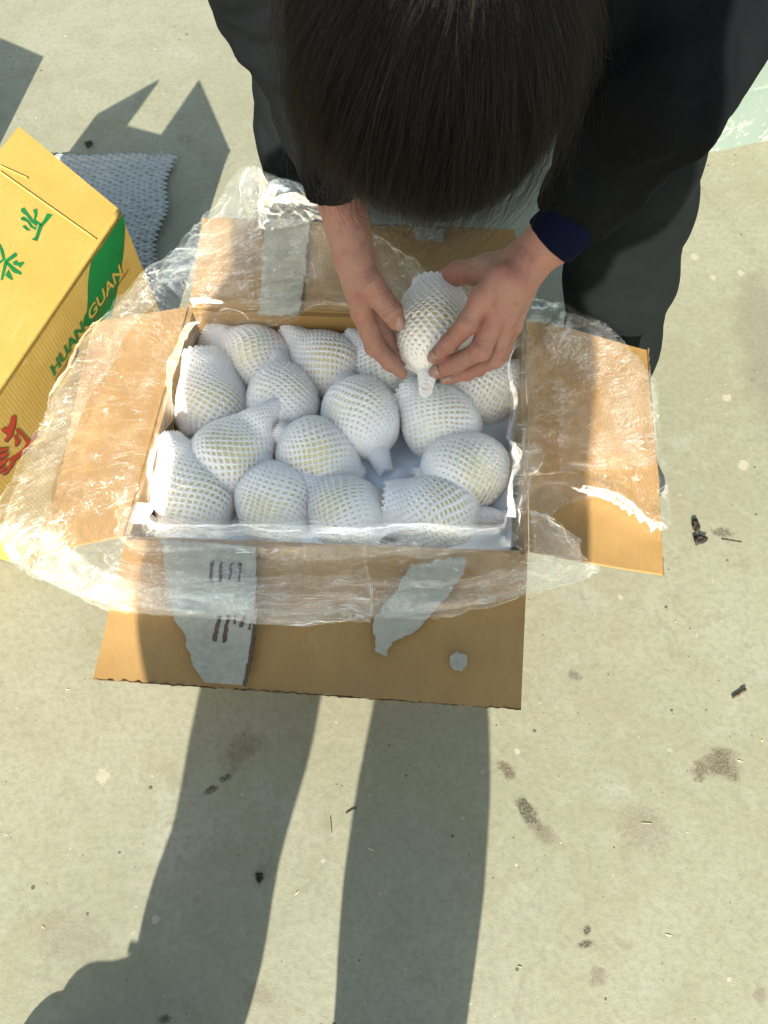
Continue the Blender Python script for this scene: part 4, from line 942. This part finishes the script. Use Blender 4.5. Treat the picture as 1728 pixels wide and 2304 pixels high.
def make_hair(N=44000):
    rng = np.random.default_rng(3); R3 = np.array([.0775, .0935, .0795]); ctr = np.array([0, -.012, 0.])
    d = rng.normal(size=(N * 3, 3)); d /= np.linalg.norm(d, axis=1, keepdims=True)
    keep = (d[:, 2] > -.45) & ~((d[:, 1] > .50) & (d[:, 2] < .12)) & ~((np.abs(d[:, 0]) > .8) & (d[:, 2] < -.12) & (d[:, 1] > -.1)); wq = nrm(AX @ nrm(-FW * .965 + UP * .25 + EX * .10)); ad = np.arccos(np.clip(d @ wq, -1, 1)); keep &= rng.random(len(d)) < np.clip(.02 + (ad / 1.0) ** 1.4, 0, 1); d = d[keep][:N]; N = len(d)
    root = ctr + d * R3; nl = d / R3; nl /= np.linalg.norm(nl, axis=1, keepdims=True)
    wd = nrm(AX @ nrm(-FW * .965 + UP * .25 + EX * .10))                               # whorl direction
    tang = nl - wd; tang = d - wd * 1.0; tang -= nl * (tang * nl).sum(1, keepdims=True); tl = np.linalg.norm(tang, axis=1, keepdims=True); tang /= tl + 1e-6
    swirl = np.cross(nl, tang); dist = np.arccos(np.clip(d @ wd, -1, 1)); tang = tang + swirl * (.55 * np.exp(-dist / .35))[:, None]
    clump = vnoise(d * 9)[:, None] * swirl * .22 + vnoise(d * 22 + 5)[:, None] * swirl * .16; tang = tang + clump + rng.normal(size=(N, 3)) * .06
    tang -= nl * (tang * nl).sum(1, keepdims=True); tang /= np.linalg.norm(tang, axis=1, keepdims=True)
    K = 11; pts = np.zeros((N, K, 3)); L = (.022 + .034 * np.clip(dist / 1.3, 0, 1)) * rng.uniform(.75, 1.15, N)
    stray = rng.random(N) < .09; L[stray] *= 1.7; L *= 1 + .25 * vnoise(d * 14 + 3)
    p = root.copy(); dr = tang * .96 + nl * np.where(stray, .45, .22)[:, None]; dr /= np.linalg.norm(dr, axis=1, keepdims=True); L = L + .006 * (d[:, 1] > .3); step = (L / (K - 1))[:, None]
    curl = rng.normal(size=(N, 3)) * np.where(stray, .32, .07)[:, None]
    down = -np.array([0, EU[2] * 0, 0]); gl = AX @ np.array([0, 0, -1.])     # gravity in head frame
    for k in range(K):
        pts[:, k] = p; p = p + dr * step
        q = (p - ctr) / R3; rr = np.linalg.norm(q, axis=1, keepdims=True); n_ = q / R3; n_ /= np.linalg.norm(n_, axis=1, keepdims=True)
        lift_ = rr - 1 - .02 - .05 * (k / K)
        dr = dr - n_ * ((dr * n_).sum(1, keepdims=True)) * .22 - n_ * lift_ * .25 * 1.0 + gl * .030 + curl * .35 * (k / K) * 1.2
        dr /= np.linalg.norm(dr, axis=1, keepdims=True)
        inside = rr[:, 0] < 1.01; p[inside] = ctr + (q[inside] / rr[inside]) * R3 * 1.012
    Wp = HC + pts @ AX
    hc = bpy.data.hair_curves.new('hair'); hc.add_curves([K] * N); hc.attributes['position'].data.foreach_set('vector', Wp.astype(np.float32).ravel())
    ra = hc.attributes.get('radius') or hc.attributes.new('radius', 'FLOAT', 'POINT')
    rad = np.repeat((rng.uniform(.8, 1.25, N))[:, None], K, 1) * np.linspace(1, .3, K) * .000072; ra.data.foreach_set('value', rad.astype(np.float32).ravel())
    hc.materials.append(M['hair']); o = bpy.data.objects.new('hair', hc); C.objects.link(o); o.parent = person; return o
make_hair()
scn.cycles_curves.shape = 'RIBBONS' if hasattr(scn, 'cycles_curves') else None

# ------------------------------------------------------------------ photographer behind the camera (casts the long shadow)
ph = thing('photographer', 'person standing behind the camera whose two-legged shadow falls on the concrete', 'person')
sv = np.array([.231, 1.62, -1.])
def caster(gx, gy, gz, y):                                     # body point at depth y whose shadow falls on (gx,gy,gz)
    t = (gy - y) / 1.62; return np.array([gx - .231 * t, y, gz + t])
def sh_pair(xl, xr, y, gz, yb):
    a = caster(*at(xl, y, gz), yb); b = caster(*at(xr, y, gz), yb); return ((a + b) / 2, np.linalg.norm(b - a) / 2)
legL = [sh_pair(305, 560, 2050, 0, -.44), sh_pair(330, 575, 1950, 0, -.44), sh_pair(375, 598, 1830, 0, -.44), sh_pair(403, 640, 1680, 0, -.44), sh_pair(425, 675, 1560, 0, -.44), sh_pair(437, 690, 1490, 0, -.44)]
legR = [sh_pair(735, 1003, 2160, 0, -.44), sh_pair(745, 1028, 1980, 0, -.44), sh_pair(760, 1042, 1840, 0, -.44), sh_pair(782, 1050, 1700, 0, -.44), sh_pair(806, 1046, 1580, 0, -.44), sh_pair(815, 1035, 1500, 0, -.44)]
ankL = (np.array([legL[0][0][0] + .00, -.43, .05]), .058); ankR = (np.array([legR[0][0][0] - .01, -.43, .05]), .058)
hL = (np.array([(caster(*at(300, 1480, .25), -.44)[0]) + .13, -.44, .70]), .10)
tl_ = lambda x, y: caster(*at(x, y, .255), -.44)
L1 = tl_(335, 1400); L2 = tl_(300, 1240); L3 = tl_(300, 1180); L4 = tl_(395, 1000); L5 = tl_(425, 850); L6 = tl_(425, 700); L7 = tl_(510, 480)
R1 = tl_(1300, 1400); R2 = tl_(1262, 1230); R3_ = tl_(1238, 1120); R4 = tl_(1250, 1000); R5 = tl_(1282, 880); R6 = tl_(1268, 750)
def outline_body(P):
    D = chain(P, None, [ankL] + legL, .02); D = smin(D, chain(P, None, [(caster(*at(170, 2225, 0), -.35), .036), (caster(*at(300, 2215, 0), -.37), .036), (caster(*at(430, 2165, 0), -.42), .042)], .02), .01); D = smin(D, chain(P, None, [ankR] + legR, .02), .012)
    hip_l = np.array([L1[0] + .105, -.44, .75]); hip_r = np.array([R2[0] - .098, -.44, .75])
    D = smin(D, rcone(P, legL[-1][0], hip_l, legL[-1][1], .09), .008); D = smin(D, rcone(P, legR[-1][0], hip_r, legR[-1][1], .09), .006)
    D = smin(D, rcone(P, hip_l, hip_r, .095, .095), .006)
    for (l, r) in ((L2, R2), (L4, R3_), (L5, R4), (L6, R5)):
        z = (l[2] + r[2]) / 2; rad = .115; D = smin(D, rcone(P, np.array([l[0] + rad, -.44, z]), np.array([r[0] - rad, -.44, z]), rad, rad), .03)
    zt = L7[2]; D = smin(D, rcone(P, np.array([-.155, -.43, zt + .11]), np.array([.085, -.43, zt + .11]), .075, .075), .03); D = smin(D, rcone(P, np.array([-.16, -.42, zt + .20]), np.array([.065, -.42, zt + .20]), .075, .07), .03); D = smin(D, rcone(P, np.array([-.12, -.40, zt + .28]), np.array([.065, -.40, zt + .28]), .06, .062), .03); D = smin(D, rcone(P, np.array([L7[0] + .09, -.43, zt]), np.array([R6[0] - .10, -.43, zt]), .09, .10), .03)
    D = smin(D, rcone(P, np.array([-.07, -.42, zt + .05]), np.array([0., -.38, zt + .34]), .09, .05), .04)
    return D
V, F = build(outline_body, [ankL, ankR] + legL + legR + [(L2, .1), (R2, .1), (L3, .14), (L7, .1), (R6, .12), (np.array([0.02, -.4, L7[2] + .38]), .12), (L4, .1)], .008, .03)
obj('body', mesh_np('body', V, F), M['trouser'], ph)
def ph_head(P):
    c = np.array([.0, -.34, L7[2] + .42]); D = ell(P, c, (.078, .098, .115)); D = smin(D, rcone(P, c + [0, .09, -.01], c + [0, .11, -.035], .010, .014), .01)
    for s in (-1, 1): D = smin(D, ell(P, c + [.08 * s, -.005, -.01], (.01, .02, .03)), .005)
    return smin(D, rcone(P, c + [0, -.02, -.08], c + [0, -.06, -.18], .05, .055), .03)
V, F = build(ph_head, [(np.array([.0, -.34, L7[2] + .40]), .16)], .006, .03); obj('head', mesh_np('head', V, F), M['skin'], ph)
def ph_arms(P):
    z = L7[2]; D = None
    for s in (-1, 1):
        a = [(np.array([-.11 + s * .14, -.43, z]), .06), (np.array([-.10 + s * .15, -.36, z - .16]), .050), (np.array([s * .088, -.13, CAM_H - .03]), .034)]
        c = chain(P, None, a, .02); D = c if D is None else np.minimum(D, c)
    return D
V, F = build(ph_arms, [(np.array([-.27, -.44, L7[2] - .16]), .08), (np.array([.22, -.1, L7[2]]), .08)], .007, .03); obj('sleeves', mesh_np('sleeves', V, F), M['jacket'], ph)
for sgn in (-1, 1):
    def ph_hand(P, s=sgn):
        w0 = np.array([s * .085, -.12, CAM_H - .03]); c = rcone(P, w0, np.array([s * .06, -.065, CAM_H - .012]), .024, .026)
        for k in range(4):
            b = np.array([s * .055, -.055 - .012 * k, CAM_H + .012 - .016 * k]); c = smin(c, chain(P, None, [(b, .009), (b + [-s * .012, -.0, .006], .008)], .003), .006)
        return c
    V, F = build(ph_hand, [(np.array([sgn * .095, -.12, CAM_H - .03]), .035), (np.array([sgn * .06, -.06, CAM_H]), .045)], .004, .02); obj('hand', mesh_np('hand', V, F), M['skin'], ph)
shoe([ankL[0][0] - .0, -.325, 0], [-.93, .36, 0], ph, None, 1.5); shoe([ankR[0][0], -.42, 0], [.1, 1, 0], ph)
lace = tube('shoelace_end', [np.array([ankL[0][0] + .0, -.44, .215]), np.array([ankL[0][0] - .085, -.44, .222])], .004, M['shoe'], ph, 8)
phone = thing('phone', 'dark phone held by the photographer just behind the viewpoint', 'phone')
pc = np.array([0, 0, CAM_H]) - FW * .02; hx, hy, hz_ = .038, .078, .0045
V = [pc + np.array([1., 0, 0]) * sx * hx + UP * (sy * hy - .03) - FW * (sz * hz_) for sx in (-1, 1) for sy in (-1, 1) for sz in (-1, 1)]
pb = obj('phone_body', poly_mesh('phone_body', V, [(0, 1, 3, 2), (4, 6, 7, 5), (0, 4, 5, 1), (2, 3, 7, 6), (0, 2, 6, 4), (1, 5, 7, 3)]), M['plastic'], phone); bm_ = pb.modifiers.new('b', 'BEVEL'); bm_.width = .003; bm_.segments = 3

# ------------------------------------------------------------------ small litter
def twig(x0, y0, x1, y1, r, label, mat='twig', cat='twig'):
    a = at(x0, y0, .0002); b = at(x1, y1, .0002); n = 8; P = [a + (b - a) * t + np.array([random.uniform(-1, 1), random.uniform(-1, 1), abs(random.uniform(0, 1))]) * r * .35 + [0, 0, r] for t in np.linspace(0, 1, n)]
    o = tube('twig', P, [r * random.uniform(.7, 1.1) for _ in P], M[mat], None, 7); return tag(o, label, cat)
twig(1582, 1508, 1610, 1490, .0022, 'short dark twig stub on the floor right of the carton')
twig(747, 1758, 770, 1744, .0009, 'thin brown twig in the sunlit strip between the leg shadows')
twig(714, 1764, 717, 1800, .0005, 'hair-thin dark fibre in the sunlit strip between the leg shadows', cat='fibre')
twig(1386, 1777, 1408, 1779, .0005, 'thin pale straw lying on the floor lower right', 'straw', 'straw')
twig(1558, 1165, 1602, 1172, .0007, 'thin dark stalk beside the shrivelled leaf'); 
twig(1118, 2087, 1128, 2089, .0004, 'tiny pale straw near the bottom edge right of the shadow', 'straw', 'straw')
def leafm(pts, z, label, seed):
    rr = random.Random(seed); P = []; k = len(pts)
    for i in range(k):
        a, b = pts[i], pts[(i + 1) % k]
        for t in range(3): P.append((a[0] + (b[0] - a[0]) * t / 3 + rr.uniform(-1.5, 1.5), a[1] + (b[1] - a[1]) * t / 3 + rr.uniform(-1.5, 1.5)))
    c = (sum(p[0] for p in P) / len(P), sum(p[1] for p in P) / len(P)); ring = [at(x, y, .003 + rr.uniform(0, .004)) for x, y in P]; mid = [at((x + c[0]) / 2, (y + c[1]) / 2, .004 + rr.uniform(0, .006)) for x, y in P]
    n = len(P); V = ring + mid + [at(*c, .003)]; F = [(i, (i + 1) % n, n + (i + 1) % n, n + i) for i in range(n)] + [(n + i, n + (i + 1) % n, 2 * n) for i in range(n)]
    o = obj('dry_leaf', poly_mesh('dry_leaf', V, F, True), M['leaf']); md = o.modifiers.new('t', 'SOLIDIFY'); md.thickness = .0006; return tag(o, label, 'leaf')
leafm([(1497, 1122), (1506, 1120), (1512, 1140), (1508, 1155), (1498, 1145)], 0, 'small dark shrivelled leaf right of the carton, the upper of two', 1)
leafm([(1498, 1160), (1512, 1155), (1530, 1162), (1520, 1175), (1503, 1178)], 0, 'small dark crumpled leaf with a stalk, the lower of two', 2)
leafm([(182, 306), (200, 304), (198, 314), (188, 320)], 0, 'dark crumb of leaf in the yellow carton shadow', 3)
leafm([(552, 1888), (566, 1885), (568, 1902), (556, 1908)], 0, 'dark flattened leaf bit inside the left leg shadow', 4)
# gravel-fine crumbs
def crumbs():
    rr = np.random.default_rng(11); V = []; F = []
    n = 350; X = rr.uniform(-.8, .85, n); Y = rr.uniform(-.2, 1.6, n); S = rr.uniform(.0004, .0013, n)
    for x, y, s in zip(X, Y, S):
        b = len(V); V += [(x + s, y, 0), (x, y + s, 0), (x - s, y, 0), (x, y - s, 0), (x + rr.uniform(-.3, .3) * s, y, s)]; F += [(b, b + 1, b + 4), (b + 1, b + 2, b + 4), (b + 2, b + 3, b + 4), (b + 3, b, b + 4)]
    return poly_mesh('dirt_crumbs', V, F)
tag(obj('dirt_crumbs', crumbs(), M['twig']), 'tiny brown grit crumbs scattered over the concrete', 'grit', None, 'stuff')

def chips():
    rr = np.random.default_rng(12); V = []; F = []
    n = 130; X = rr.uniform(-.8, .9, n); Y = rr.uniform(-.2, 1.6, n); S = rr.uniform(.0005, .0018, n)
    for x, y, q in zip(X, Y, S):
        b = len(V); a0 = rr.uniform(0, 3); L = rr.uniform(1, 3.5)
        P = [(math.cos(a0 + t) * q * (L if i % 2 == 0 else 1) + x, math.sin(a0 + t) * q * (L if i % 2 == 0 else 1) + y, .0002) for i, t in enumerate((0, 1.5, 3.1, 4.6))]
        V += P + [(x, y, q * .7 + .0002)]; F += [(b, b + 1, b + 4), (b + 1, b + 2, b + 4), (b + 2, b + 3, b + 4), (b + 3, b, b + 4)]
    return poly_mesh('pale_grit', V, F)
tag(obj('pale_grit', chips(), M['straw']), 'pale chips and straw crumbs scattered over the concrete', 'grit', None, 'stuff')
